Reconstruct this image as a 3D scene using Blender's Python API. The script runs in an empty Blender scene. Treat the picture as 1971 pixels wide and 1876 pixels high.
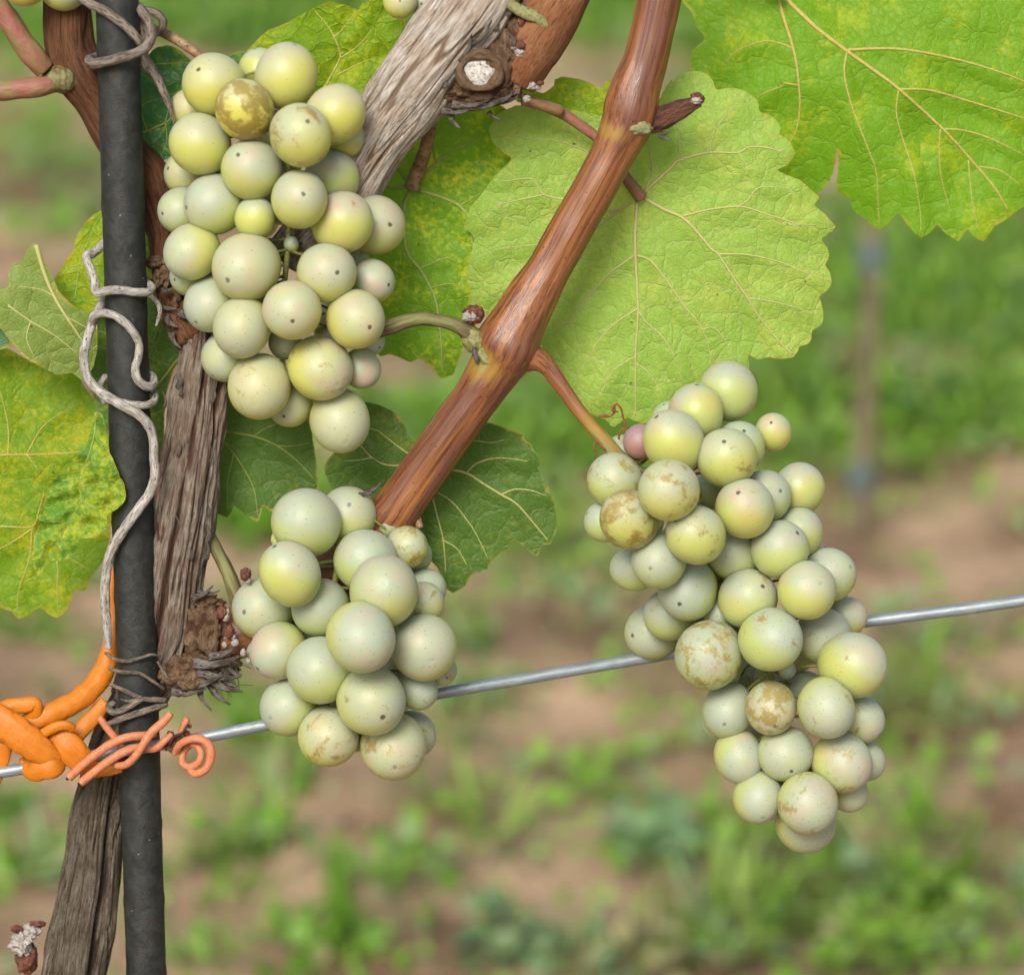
import bpy, math, random
import numpy as np
from mathutils import Vector, Quaternion, noise
from mathutils.geometry import delaunay_2d_cdt
random.seed(7); RNG = np.random.default_rng(7)
S = bpy.context.scene; COL = S.collection
# ------------------------------------------------------------ camera, world, sun, exposure
TH = math.radians(18); HC = 0.86; D0 = 0.80; W, H = 1971.0, 1876.0
PX = 0.000125                                   # metres per photo unit on the vine row
FWD = Vector((0, math.cos(TH), -math.sin(TH))); RIGHT = Vector((1, 0, 0)); UP = Vector((0, math.sin(TH), math.cos(TH)))
CAM = Vector((0, 0, HC))
cam = bpy.data.cameras.new('camera'); co = bpy.data.objects.new('camera', cam); COL.objects.link(co)
co.location = CAM; co.rotation_euler = (math.pi/2-TH, 0, 0)
cam.sensor_width = 36; cam.lens = 36*D0/(W*PX); cam.clip_start = .01; cam.clip_end = 900
cam.dof.use_dof = True; cam.dof.focus_distance = .797; cam.dof.aperture_fstop = 12.5
S.camera = co
w = bpy.data.worlds.new('World'); S.world = w; w.use_nodes = True
SUN_EL, SUN_AZ = math.radians(40), math.radians(196)     # behind the camera, a little to the left
sky = w.node_tree.nodes.new('ShaderNodeTexSky'); sky.sky_type = 'NISHITA'; sky.sun_disc = False
sky.sun_elevation = SUN_EL; sky.sun_rotation = SUN_AZ; sky.air_density = 1.0; sky.dust_density = 4.0; sky.ozone_density = .6
bgn = w.node_tree.nodes['Background']; bgn.inputs[1].default_value = .085
w.node_tree.links.new(sky.outputs[0], bgn.inputs[0])
sl = bpy.data.lights.new('sun', 'SUN'); sl.energy = 1.9; sl.angle = math.radians(24); sl.color = (1, .95, .86)
so = bpy.data.objects.new('sun', sl); COL.objects.link(so)
sd = Vector((math.sin(SUN_AZ)*math.cos(SUN_EL), math.cos(SUN_AZ)*math.cos(SUN_EL), math.sin(SUN_EL)))
so.rotation_euler = sd.to_track_quat('Z', 'Y').to_euler()
S.view_settings.view_transform = 'Standard'; S.view_settings.look = 'None'; S.view_settings.exposure = 0.98
# ------------------------------------------------------------ coordinates
K = W/4091
def CR(ox, oy, s): return (ox*K, oy*K, s*K)
CRP = dict(d=(0, 0, 1), c1=CR(0, 0, .53305), a1=CR(500, 100, .63966), c3=CR(1300, 0, .53305), c4=CR(2200, 0, .53305),
  c5=CR(3091, 0, .53305), c6=CR(0, 900, .53305), a2=CR(500, 1000, .63966), c8=CR(1400, 1000, .53305), cc=CR(2200, 900, .63966),
  e=CR(0, 1900, .53305), f=CR(0, 2700, .58635), b=CR(800, 1900, .69313), g1=CR(2200, 1400, .63966), g2=CR(2400, 2300, .69296), c7=CR(3091, 900, .53305))
def cv(c, pts):
    """crop pixel lists -> photo units; entries (x, y[, r[, z]])"""
    ox, oy, s = CRP[c]; out = []
    for p in pts:
        q = [ox+p[0]*s, oy+p[1]*s]
        if len(p) > 2: q.append(p[2]*s)
        if len(p) > 3: q.append(p[3])
        out.append(tuple(q))
    return out
def depth(y, z): return D0 - z*PX + (y-938)*.14*PX
def P(x, y, z=0):
    d = depth(y, z); k = d/D0*PX
    return CAM + FWD*d + RIGHT*((x-W/2)*k) + UP*((H/2-y)*k)
def PS(y, z): return depth(y, z)/D0*PX
def ground_pt(x, y):
    v = FWD*D0 + RIGHT*((x-W/2)*PX) + UP*((H/2-y)*PX)
    return CAM + v*(HC/-v.z)
# ------------------------------------------------------------ objects
def tag(o, label, cat, group=None, kind=None):
    o['label'] = label; o['category'] = cat
    if group: o['group'] = group
    if kind: o['kind'] = kind
    return o
def thing(name, loc, label, cat, group=None):
    o = bpy.data.objects.new(name, None); COL.objects.link(o); o.location = loc; o.empty_display_size = .01
    return tag(o, label, cat, group)
class MB:
    def __init__(s): s.v = []; s.f = []; s.tc = []; s.cav = []; s.mi = []
    def add(s, v, f, tc=None, cav=None, mi=0):
        b = len(s.v); s.v += [tuple(p) for p in v]; s.f += [tuple(i+b for i in q) for q in f]
        s.tc += tc if tc is not None else [(0, 0, 0)]*len(v)
        s.cav += cav if cav is not None else [0.]*len(v); s.mi += [mi]*len(f)
        return s
    def build(s, name, mats, parent=None, label=None):
        me = bpy.data.meshes.new(name); me.from_pydata(s.v, [], s.f)
        for m in (mats if isinstance(mats, (list, tuple)) else [mats]): me.materials.append(m)
        me.polygons.foreach_set('material_index', s.mi); me.polygons.foreach_set('use_smooth', [True]*len(s.f))
        a = me.attributes.new('tc', 'FLOAT_VECTOR', 'POINT'); a.data.foreach_set('vector', np.array(s.tc, dtype=np.float32).ravel())
        a = me.attributes.new('cav', 'FLOAT', 'POINT'); a.data.foreach_set('value', np.array(s.cav, dtype=np.float32))
        me.update(); o = bpy.data.objects.new(name, me); COL.objects.link(o)
        if parent is not None:
            o.parent = parent; o.matrix_parent_inverse.identity(); me.transform(__import__('mathutils').Matrix.Translation(-parent.location))
        if label: o['label'] = label
        return o
def spline(pts, step=5., c_=.5):
    """Catmull-Rom through tuples of any length, resampled about every `step` units"""
    p = np.array(pts, float); p = np.vstack([2*p[0]-p[1], p, 2*p[-1]-p[-2]]); out = []
    for i in range(1, len(p)-2):
        n = max(1, int(np.linalg.norm((p[i+1]-p[i])[[0, 1]])/step + abs(p[i+1][-1]-p[i][-1])/step*.5+.5))
        for t in np.arange(n)/n:
            a, b, c, d = p[i-1], p[i], p[i+1], p[i+2]
            m0, m1 = c_*(c-a), c_*(d-b); out.append((2*t**3-3*t*t+1)*b+(t**3-2*t*t+t)*m0+(3*t*t-2*t**3)*c+(t**3-t*t)*m1)
    out.append(p[-2]); return np.array(out)
def tube(mb, pts, seg=14, step=5., disp=None, flat=None, mi=0, cap=True, tccoef=1., off=0.):
    """pts (x, y, r, z) in photo units. flat = depth/width ratio of the section (section held facing the camera)"""
    q = spline(pts, step); ctr = [P(a[0], a[1], a[3]) for a in q]; rad = [max(.15, a[2])*PS(a[1], a[3]) for a in q]
    n = len(ctr); T = [(ctr[min(i+1, n-1)]-ctr[max(i-1, 0)]).normalized() for i in range(n)]
    N = T[0].cross(FWD)
    if N.length < .1: N = T[0].cross(RIGHT)
    N.normalize(); V = []; TC = []; CV = []; L = off
    for i in range(n):
        if flat is not None:
            M = T[i].cross(FWD)
            if M.length > .15: N = M.normalized() if M.dot(N) >= 0 else -M.normalized()
        N = (N-T[i]*N.dot(T[i])).normalized(); B = T[i].cross(N)
        if i: L += (ctr[i]-ctr[i-1]).length/PX
        for k in range(seg):
            a = 2*math.pi*k/seg; ca, sa = math.cos(a), math.sin(a); r = rad[i]; c = 0.
            if disp: dr, c = disp(a, L, q[i][2]); r += dr*PX
            V.append(ctr[i]+N*(ca*r)+B*(sa*r*(flat if flat else 1)))
            rr = q[i][2]/10*tccoef
            TC.append((ca*rr, sa*rr, L/10)); CV.append(c)
    F = [(i*seg+k, i*seg+(k+1) % seg, (i+1)*seg+(k+1) % seg, (i+1)*seg+k) for i in range(n-1) for k in range(seg)]
    if cap:
        for i, e in ((0, -1), (n-1, 1)):
            V.append(ctr[i]+T[i]*e*rad[i]*(.35*(flat or 1))); TC.append((0, 0, L/10*(i > 0))); CV.append(0.); c = len(V)-1
            F += [((i*seg+k, c, i*seg+(k+1) % seg) if e > 0 else (i*seg+k, i*seg+(k+1) % seg, c))[::-1] for k in range(seg)]
    mb.add(V, F, TC, CV, mi); return mb
ICO = {}
def ico(n):
    if n not in ICO:
        import bmesh
        bm = bmesh.new(); bmesh.ops.create_icosphere(bm, subdivisions=n, radius=1)
        ICO[n] = ([v.co.copy() for v in bm.verts], [tuple(v.index for v in f.verts) for f in bm.faces]); bm.free()
    return ICO[n]
def blob(mb, x, y, z, r, amp=.25, fr=1.6, n=4, sc=(1, 1, 1), seed=0, mi=0, rot=0., ridged=0.):
    """gnarled lump, sc = (across, up, depth)"""
    vs, fs = ico(n); c = P(x, y, z); k = PS(y, z)*r; V = []; TC = []; CV = []; cr, sr = math.cos(rot), math.sin(rot)
    for v in vs:
        h = noise.fractal(v*fr+Vector((seed, seed*.7, 0)), 1., 2., 4)
        if ridged: h -= ridged*abs(noise.noise(v*fr*2.3+Vector((0, seed, 3))))*1.5
        m = 1+amp*h; a, b, d = v.x*sc[0]*m, v.y*sc[1]*m, v.z*sc[2]*m; a, b = a*cr-b*sr, a*sr+b*cr
        V.append(c+(RIGHT*a+UP*b-FWD*d)*k); TC.append((v.x*r/10+seed, v.z*r/10, v.y*r/10+v.x*r/30)); CV.append(max(0, min(1, .3-h*1.4)))
    return mb.add(V, fs, TC, CV, mi)
# ------------------------------------------------------------ materials
class NT:
    def __init__(s, name):
        s.m = bpy.data.materials.new(name); s.m.use_nodes = True; s.t = s.m.node_tree; s.b = s.t.nodes['Principled BSDF']; s.o = s.t.nodes['Material Output']
    def n(s, typ, ins=None, **kw):
        x = s.t.nodes.new('ShaderNode'+typ)
        for k, v in kw.items(): setattr(x, k, v)
        for k, v in (ins or {}).items(): s.set(x, k, v)
        return x
    def set(s, x, k, v):
        i = x.inputs[k]
        if isinstance(v, bpy.types.NodeSocket): s.t.links.new(v, i)
        elif isinstance(v, bpy.types.Node): s.t.links.new(v.outputs[0], i)
        elif isinstance(v, (tuple, list)) and i.type == 'RGBA' and len(v) == 3: i.default_value = (*v, 1)
        else: i.default_value = v
    def at(s, name, out='Fac'): return s.n('Attribute', attribute_name=name).outputs[out]
    def math(s, op, a, b=0., c=0.): return s.n('Math', {0: a, 1: b, 2: c}, operation=op).outputs[0]
    def mix(s, f, a, b, mode='MIX'):
        x = s.n('Mix', data_type='RGBA', blend_type=mode); s.set(x, 0, f); s.set(x, 6, a); s.set(x, 7, b); return x.outputs[2]
    def noise(s, vec, scale, detail=4., rough=.55, dist=0.): return s.n('TexNoise', {'Vector': vec, 'Scale': scale, 'Detail': detail, 'Roughness': rough, 'Distortion': dist}).outputs[0]
    def ramp(s, f, lo, hi, a=0., b=1.): return s.n('MapRange', {'Value': f, 'From Min': lo, 'From Max': hi, 'To Min': a, 'To Max': b}, interpolation_type='SMOOTHSTEP').outputs[0]
    def scl(s, vec, xyz): return s.n('VectorMath', {0: vec, 1: xyz}, operation='MULTIPLY').outputs[0]
    def vor(s, vec, scale, feature='F1', rnd=1.): return s.n('TexVoronoi', {'Vector': vec, 'Scale': scale, 'Randomness': rnd}, feature=feature)
    def bump(s, h, st, dist=.001, nrm=None):
        d = {'Height': h, 'Strength': st, 'Distance': dist}
        if nrm is not None: d['Normal'] = nrm
        return s.n('Bump', d).outputs[0]
    kf = .62
    def dk(s, c, f=None):
        f = f or s.kf; return s.mix(1., c, (f, f, f), 'MULTIPLY')
    def fin(s, **kw):
        if 'Base_Color' in kw: kw['Base_Color'] = s.dk(kw['Base_Color'])
        for k, v in kw.items(): s.set(s.b, k.replace('_', ' '), v)
        return s.m
def grape_mat():
    s = NT('grape skin'); tc0 = s.n('TexCoord').outputs['Object']; oi = s.n('ObjectInfo')
    off = s.n('VectorMath', {0: oi.outputs['Random'], 1: (97., 53., 31.)}, operation='MULTIPLY').outputs[0]
    tc = s.n('VectorMath', {0: tc0, 1: off}, operation='ADD').outputs[0]
    cs = s.n('SeparateColor', {0: oi.outputs['Color']}); Y, PK, RU = cs.outputs[0], cs.outputs[1], cs.outputs[2]
    skin = s.mix(Y, (.40, .49, .18), (.54, .53, .11))
    bloom = s.mix(Y, (.47, .58, .52), (.60, .64, .50))
    big = s.noise(tc, .9, 2); mid = s.noise(tc, 1.5, 6, .62, .4)
    pinkf = s.math('MULTIPLY', s.ramp(s.noise(tc, 1.3, 2), .35, .72), PK)
    bloom = s.mix(pinkf, bloom, (.72, .50, .47)); skin = s.mix(s.math('MULTIPLY', pinkf, .4), skin, (.55, .33, .16))
    pur = s.math('SUBTRACT', 1., oi.outputs['Alpha']); skin = s.mix(pur, skin, (.32, .13, .15)); bloom = s.mix(pur, bloom, (.42, .24, .30))
    streak = s.noise(s.scl(tc, (1.2, 1.2, 8.)), 2.4, 5, .75)
    fine = s.noise(tc, 9, 4, .7)
    rub = s.math('ADD', s.math('ADD', mid, s.math('MULTIPLY', s.math('SUBTRACT', streak, .5), .22)), s.math('MULTIPLY', s.math('SUBTRACT', fine, .5), .20))
    th = s.math('SUBTRACT', .75, s.math('MULTIPLY', RU, .27))
    rubm = s.ramp(s.math('SUBTRACT', rub, th), -.045, .085)
    rcol = s.mix(s.noise(tc, 3.5, 3), (.25, .215, .03), (.28, .165, .05))
    skin = s.mix(s.math('MULTIPLY', rubm, .88), skin, rcol); col = s.mix(s.math('MULTIPLY', rubm, .75), bloom, (.42, .36, .14))
    # fine mottling + lenticels
    col = s.mix(s.ramp(s.noise(tc, 22, 3), .3, .75, 0., .22), col, s.mix(.5, col, (.75, .78, .62)))
    v1 = s.vor(tc, 5.5); rnd = s.n('SeparateColor', {0: v1.outputs['Color']}).outputs[0]
    sp = s.math('MULTIPLY', s.ramp(v1.outputs['Distance'], .07, .12, 1., 0.), s.math('GREATER_THAN', rnd, .5))
    v2 = s.vor(tc, 12); rnd2 = s.n('SeparateColor', {0: v2.outputs['Color']}).outputs[1]
    sp2 = s.math('MULTIPLY', s.ramp(v2.outputs['Distance'], .10, .22, 1., 0.), s.math('GREATER_THAN', rnd2, s.math('SUBTRACT', .94, s.math('MULTIPLY', RU, .6))))
    col = s.mix(s.math('MULTIPLY', sp, .9), col, (.10, .05, .04))
    col = s.mix(s.math('MULTIPLY', sp2, .85), col, (.22, .15, .05))
    skin = s.mix(s.math('MULTIPLY', sp2, .5), skin, (.22, .15, .05))
    # stylar scar on the -Z pole
    nz = s.n('VectorMath', {0: s.n('VectorMath', {0: tc0}, operation='NORMALIZE').outputs[0], 1: (0, 0, -1)}, operation='DOT_PRODUCT').outputs['Value']
    nz = s.math('ADD', nz, s.math('MULTIPLY', s.math('SUBTRACT', s.noise(tc, 9, 2), .5), .006))
    scv = s.ramp(s.n('SeparateColor', {0: s.n('TexWhiteNoise', {'Vector': off}).outputs['Color']}).outputs[0], .35, .75, .0, 1.); scar = s.math('MULTIPLY', s.ramp(nz, .9962, .9985), scv); col = s.mix(s.math('MULTIPLY', scar, .85), col, (.07, .04, .02))
    skin = s.mix(s.math('MULTIPLY', sp, .6), skin, (.13, .07, .055)); skin = s.mix(s.math('MULTIPLY', scar, .9), skin, (.07, .04, .02))
    bp = s.bump(s.noise(tc, 26, 3), .12, .0005)
    # translucent flesh and skin, under a thin matt layer of waxy bloom
    s.kf = .85; s.fin(Base_Color=skin, Roughness=.34, Subsurface_Weight=1., Subsurface_Radius=(1., .88, .20), Subsurface_Scale=.0085, Specular_IOR_Level=.38, Normal=bp)
    bl = s.n('BsdfPrincipled', {'Base Color': s.dk(col, .55), 'Roughness': .52, 'Specular IOR Level': .40, 'Normal': bp, 'Sheen Weight': .08, 'Sheen Roughness': .5})
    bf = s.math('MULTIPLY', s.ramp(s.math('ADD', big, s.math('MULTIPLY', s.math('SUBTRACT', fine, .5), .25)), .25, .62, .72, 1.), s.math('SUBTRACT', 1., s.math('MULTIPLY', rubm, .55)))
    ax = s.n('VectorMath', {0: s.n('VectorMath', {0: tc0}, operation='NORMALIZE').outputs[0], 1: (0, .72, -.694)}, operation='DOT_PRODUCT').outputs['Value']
    ax = s.math('ADD', ax, s.math('MULTIPLY', s.math('SUBTRACT', mid, .5), .35))       # wax weighted to the up, camera-facing side, painting in light from above
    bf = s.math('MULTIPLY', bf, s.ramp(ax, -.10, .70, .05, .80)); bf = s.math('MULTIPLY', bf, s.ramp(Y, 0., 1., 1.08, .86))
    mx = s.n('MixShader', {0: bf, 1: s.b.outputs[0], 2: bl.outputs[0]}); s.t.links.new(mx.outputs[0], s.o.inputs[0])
    return s.m
def leaf_mat(name, base, yellow, vein, yam=.5, trans=.4, under=True, spots=.5, tert=.5, yscale=.55, rough=.55, blot=(.10, .05, .015)):
    s = NT(name); s.kf = .80; tc = s.at('tc', 'Vector'); edge = s.at('cav')
    n1 = s.noise(tc, yscale*.5, 4, .6); n2 = s.noise(tc, 2.2, 4, .6)
    f = s.math('ADD', n1, s.math('MULTIPLY', s.math('SUBTRACT', n2, .5), .5))
    col = s.mix(s.ramp(f, .62-yam*.32, .85-yam*.25), base, yellow)
    col = s.mix(s.ramp(s.noise(tc, 5, 4, .7), .3, .7, 0., .35), col, s.mix(.5, col, tuple(c*.55 for c in base)))
    wv = s.n('VectorMath', {0: tc, 1: s.scl(s.n('TexNoise', {'Vector': tc, 'Scale': 1.1, 'Detail': 2.}).outputs['Color'], (.6, .6, .6))}, operation='ADD').outputs[0]
    va = s.vor(wv, .62, 'DISTANCE_TO_EDGE'); vb = s.vor(wv, 1.9, 'DISTANCE_TO_EDGE')
    la = s.ramp(va.outputs[0], 0., .055, 1., 0.); lb = s.ramp(vb.outputs[0], 0., .09, 1., 0.)
    lines = s.math('MAXIMUM', la, s.math('MULTIPLY', lb, .5))
    vc = s.mix(.45, col, vein) if under else s.mix(.6, col, tuple(c*.6 for c in base))
    col = s.mix(s.math('MULTIPLY', lines, tert), col, vc)
    # necrotic specks and dry margin (edge attribute = closeness to the margin)
    v = s.vor(tc, .9); r = s.n('SeparateColor', {0: v.outputs['Color']}).outputs[0]
    sp = s.math('MULTIPLY', s.ramp(s.math('ADD', v.outputs['Distance'], s.math('MULTIPLY', s.noise(tc, 6, 3), .25)), .14, .27, 1., 0.), s.math('GREATER_THAN', r, 1-spots*.35))
    col = s.mix(s.math('MULTIPLY', sp, .8), col, blot)
    ed = s.math('ADD', edge, s.math('MULTIPLY', s.math('SUBTRACT', s.noise(tc, .8, 3), .5), 1.6))
    col = s.mix(s.ramp(ed, .65, 1.25, 0., .7), col, (.50, .40, .05))
    col = s.mix(s.ramp(ed, 1.2, 1.4, 0., .8), col, (.30, .12, .03))
    h = s.math('ADD', s.math('MULTIPLY', lines, .8 if under else -.8), s.math('MULTIPLY', s.noise(tc, 3, 3), .8))
    h = s.math('ADD', h, s.ramp(va.outputs[0], 0., .34, 0., -.8 if under else .9))
    bp = s.bump(h, .42, .0007)
    s.fin(Base_Color=col, Roughness=rough, Specular_IOR_Level=.35, Normal=bp)
    tr = s.n('BsdfTranslucent', {0: s.dk(s.mix(.6, col, s.mix(1., col, (1., 1., .25), 'MULTIPLY')), 1.1), 1: bp})
    mx = s.n('MixShader', {0: trans, 1: s.b.outputs[0], 2: tr.outputs[0]}); s.t.links.new(mx.outputs[0], s.o.inputs[0])
    return s.m
def vein_mat(name, c1, c2):
    s = NT(name); s.kf = .86; tc = s.at('tc', 'Vector')
    return s.fin(Base_Color=s.mix(s.ramp(s.noise(tc, .9, 4), .35, .65), c1, c2), Roughness=.6, Specular_IOR_Level=.25, Normal=s.bump(s.noise(tc, 6, 3), .5, .0005), Subsurface_Weight=.15, Subsurface_Scale=.001)
def bark_mat(name, hi, mid, dark, red, sc=1., redam=.5, bumpst=.7):
    s = NT(name); tc = s.at('tc', 'Vector'); cav = s.at('cav')
    st = s.scl(tc, (1.6*sc, 1.6*sc, .11*sc)); fib = s.noise(st, 1.3, 6, .65, .2); fib2 = s.noise(s.scl(tc, (3.2*sc, 3.2*sc, .16*sc)), 2.2, 4, .6)
    big = s.noise(tc, .16, 3)
    col = s.mix(s.ramp(fib, .32, .66), mid, hi); col = s.mix(s.ramp(big, .4, .66, 0., .6), col, s.mix(.5, mid, red))
    col = s.mix(s.ramp(s.noise(s.scl(tc, (.55, .55, .09)), 1., 4), .60, .66, 0., redam), col, red)
    col = s.mix(s.ramp(fib2, .50, .34, 0., .75), col, dark)
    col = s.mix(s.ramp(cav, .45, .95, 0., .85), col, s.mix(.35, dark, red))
    gr = s.vor(tc, 2.2); g = s.n('SeparateColor', {0: gr.outputs['Color']}).outputs[0]
    col = s.mix(s.math('MULTIPLY', s.ramp(gr.outputs['Distance'], .1, .25, 1., 0.), s.math('GREATER_THAN', g, .72)), col, s.mix(.6, dark, mid))
    h = s.math('ADD', fib, s.math('MULTIPLY', fib2, .9)); h = s.math('ADD', h, s.math('MULTIPLY', s.noise(tc, 3, 4, .7), .3))
    return s.fin(Base_Color=col, Roughness=.85, Specular_IOR_Level=.2, Normal=s.bump(h, bumpst, .0016))
def cane_mat():
    s = NT('cane bark'); tc = s.at('tc', 'Vector'); g = s.at('cav')
    st = s.noise(s.scl(tc, (1.1, 1.1, .035)), 1.1, 5, .6); st2 = s.noise(s.scl(tc, (2.6, 2.6, .05)), 2., 3)
    col = s.mix(s.ramp(st, .32, .66), (.135, .040, .018), (.42, .165, .055))
    col = s.mix(s.ramp(st2, .52, .66, 0., .5), col, (.52, .25, .09))
    col = s.mix(s.ramp(s.noise(s.scl(tc, (.22, .22, .02)), 1., 3), .48, .60, 0., .65), col, (.13, .045, .032))
    col = s.mix(s.ramp(s.noise(s.scl(tc, (.7, .7, .03)), 1., 3), .56, .68, 0., .5), col, (.22, .10, .09))
    v = s.vor(s.scl(tc, (1, 1, .6)), 1.05); r = s.n('SeparateColor', {0: v.outputs['Color']}).outputs[0]
    col = s.mix(s.math('MULTIPLY', s.ramp(v.outputs['Distance'], .09, .16, 1., 0.), s.math('GREATER_THAN', r, .45)), col, (.06, .02, .012))
    gn = s.math('ADD', g, s.math('MULTIPLY', s.math('SUBTRACT', s.noise(s.scl(tc, (1., 1., .12)), .8, 4), .5), 1.1))
    col = s.mix(s.ramp(gn, .22, .75, 0., .85), col, (.42, .26, .045)); col = s.mix(s.ramp(gn, .7, .95, 0., .9), col, (.32, .36, .14))
    h = s.math('ADD', st, s.math('MULTIPLY', st2, .6))
    return s.fin(Base_Color=col, Roughness=s.ramp(st, .3, .7, .30, .42), Specular_IOR_Level=.55, Normal=s.bump(h, .22, .001))
def simple(name, a, b, rough=.5, sc=.6, det=4, bump=.3, st=(1, 1, 1), metal=0., spec=.4, c=None, lo=.35, hi=.65, sss=0., bd=.0008, kf=.62):
    s = NT(name); s.kf = kf; tc = s.at('tc', 'Vector'); tv = s.scl(tc, st); n1 = s.noise(tv, sc, det, .6)
    col = s.mix(s.ramp(n1, lo, hi), a, b)
    if c: col = s.mix(s.ramp(s.noise(tv, sc*2.3, 4, .7, .4), .54, .64), col, c)
    return s.fin(Base_Color=col, Roughness=rough, Metallic=metal, Specular_IOR_Level=spec, Subsurface_Weight=sss, Subsurface_Scale=.002, Subsurface_Radius=(1, .5, .2), Normal=s.bump(s.noise(tv, sc*5, 4, .6), bump, bd))
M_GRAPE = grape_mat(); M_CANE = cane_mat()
M_STEM = simple('green stem', (.22, .26, .06), (.34, .34, .10), .5, 1.2, spec=.3, c=(.10, .08, .03))
M_BARK = bark_mat('old grey bark', (.47, .41, .34), (.24, .185, .14), (.04, .026, .018), (.19, .06, .03), redam=.6)
M_BARKL = bark_mat('pale weathered bark', (.92, .87, .80), (.52, .44, .35), (.05, .034, .024), (.60, .38, .22), redam=.45)
M_BARKB = bark_mat('reddish brown bark', (.20, .10, .05), (.13, .055, .025), (.03, .014, .008), (.12, .04, .02), redam=.3, bumpst=.4)
M_BARKO = bark_mat('orange brown bark', (.38, .19, .09), (.27, .11, .045), (.06, .02, .012), (.26, .08, .04), redam=.3, bumpst=.35)
M_BARKF = bark_mat('folded fibrous bark', (.42, .37, .30), (.21, .16, .11), (.028, .019, .012), (.13, .075, .035), sc=1.5, redam=.4, bumpst=1.)
M_GNARL = bark_mat('gnarled knot bark', (.44, .31, .20), (.25, .145, .08), (.04, .025, .016), (.28, .11, .05), sc=1.1, redam=.5, bumpst=.9)
M_FLAKE = simple('dry bark flake', (.07, .055, .045), (.27, .25, .22), .85, .8, 5, .8, st=(1, 1, .3), spec=.15, c=(.05, .03, .02))
M_WOOL = simple('white bud wool', (.70, .62, .55), (1., .97, .93), .95, 2., 5, .5, kf=.42, spec=.1, c=(.85, .74, .64), bd=.002)
M_CUT = simple('cut wood face', (.62, .60, .55), (.95, .93, .88), .9, .9, 6, .7, kf=.8, spec=.1, c=(.16, .13, .11), bd=.002)
M_BUD = simple('red bud scale', (.10, .025, .015), (.24, .07, .04), .5, .8, 4, .6, spec=.4, c=(.30, .16, .09))
M_STAKE = None
def stake_mat():
    s = NT('dark weathered steel'); tc = s.at('tc', 'Vector'); cav = s.at('cav')
    a = s.noise(tc, .35, 5, .65, .5); b = s.noise(tc, 4, 4, .7)
    col = s.mix(s.ramp(a, .35, .65), (.016, .020, .019), (.036, .043, .040))
    col = s.mix(s.ramp(s.noise(tc, .55, 4, .65, .6), .53, .68, 0., .6), col, (.048, .030, .023))
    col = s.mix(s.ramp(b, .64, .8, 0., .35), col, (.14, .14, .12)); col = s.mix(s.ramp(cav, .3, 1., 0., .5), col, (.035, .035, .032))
    v = s.vor(tc, .55); r = s.n('SeparateColor', {0: v.outputs['Color']}).outputs[0]
    col = s.mix(s.math('MULTIPLY', s.ramp(v.outputs['Distance'], .05, .12, 1., 0.), s.math('GREATER_THAN', r, .8)), col, (.28, .28, .25))
    return s.fin(Base_Color=col, Roughness=s.ramp(b, .3, .7, .5, .68), Metallic=.15, Specular_IOR_Level=.45, Normal=s.bump(s.math('ADD', a, s.math('MULTIPLY', b, .4)), .35, .001))
M_STAKE = stake_mat()
M_WIRE = simple('galvanised wire', (.30, .36, .40), (.42, .50, .55), .42, 1.0, 3, .12, st=(1, 1, .15), metal=.35, spec=.5, c=(.26, .31, .34))
M_TEND = simple('grey woody tendril', (.42, .39, .34), (.85, .82, .76), .7, 1.2, 5, .8, st=(1.5, 1.5, .35), spec=.2, c=(.06, .045, .035))
M_TENDD = simple('dark woody tendril', (.17, .135, .105), (.42, .36, .29), .8, 1.2, 5, .8, st=(1.5, 1.5, .3), spec=.2, c=(.045, .03, .02))
M_TENDR = simple('rusty tendril', (.26, .09, .03), (.40, .17, .06), .6, 1.5, 4, .5, spec=.3)
M_TUBE = simple('orange plastic tube', (.70, .205, .010), (.76, .245, .013), .5, .5, 4, .15, st=(1.6, 1.6, .07), spec=.35, sss=.1, c=(.66, .18, .010))
M_SALM = simple('salmon plastic coating', (.66, .215, .095), (.74, .29, .14), .5, .9, 4, .15, spec=.3, c=(.74, .34, .20), sss=.1)
M_CORE = simple('dark wire core', (.03, .012, .01), (.05, .02, .015), .6)
M_CRUMB = simple('crumbled coating', (.30, .12, .06), (.55, .26, .15), .9, 1.5, 5, 1., bd=.002)
M_PETR = simple('pink green petiole', (.36, .13, .10), (.28, .26, .09), .5, .28, 3, .4, st=(1, 1, .5), spec=.35, sss=.1)
M_PETG = simple('olive brown petiole', (.11, .065, .03), (.26, .27, .10), .5, .6, 5, .4, st=(2, 2, .15), spec=.35)
M_PETT = simple('tan petiole', (.30, .16, .08), (.48, .34, .19), .55, .4, 4, .4, c=(.14, .06, .03), spec=.35)
GREEN_A = leaf_mat('pale leaf underside', (.33, .55, .080), (.46, .61, .10), (.50, .52, .24), yam=.55, trans=.38, spots=.4, tert=.55)
GREEN_B = leaf_mat('bright yellow green leaf', (.20, .44, .014), (.40, .56, .02), (.42, .42, .14), yam=.45, trans=.45, spots=.25, tert=.18)
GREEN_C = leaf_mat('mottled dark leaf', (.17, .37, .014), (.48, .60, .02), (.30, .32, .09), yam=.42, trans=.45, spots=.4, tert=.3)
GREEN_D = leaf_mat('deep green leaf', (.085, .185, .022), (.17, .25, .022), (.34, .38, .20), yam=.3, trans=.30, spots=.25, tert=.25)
GREEN_E = leaf_mat('yellowing leaf', (.25, .44, .013), (.50, .60, .02), (.40, .36, .08), yam=.62, trans=.5, under=False, spots=.7, tert=.5)
GREEN_F = leaf_mat('crinkled leaf top', (.15, .33, .030), (.50, .58, .035), (.30, .38, .08), yam=.60, trans=.35, under=False, spots=.5, tert=.25)
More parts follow.
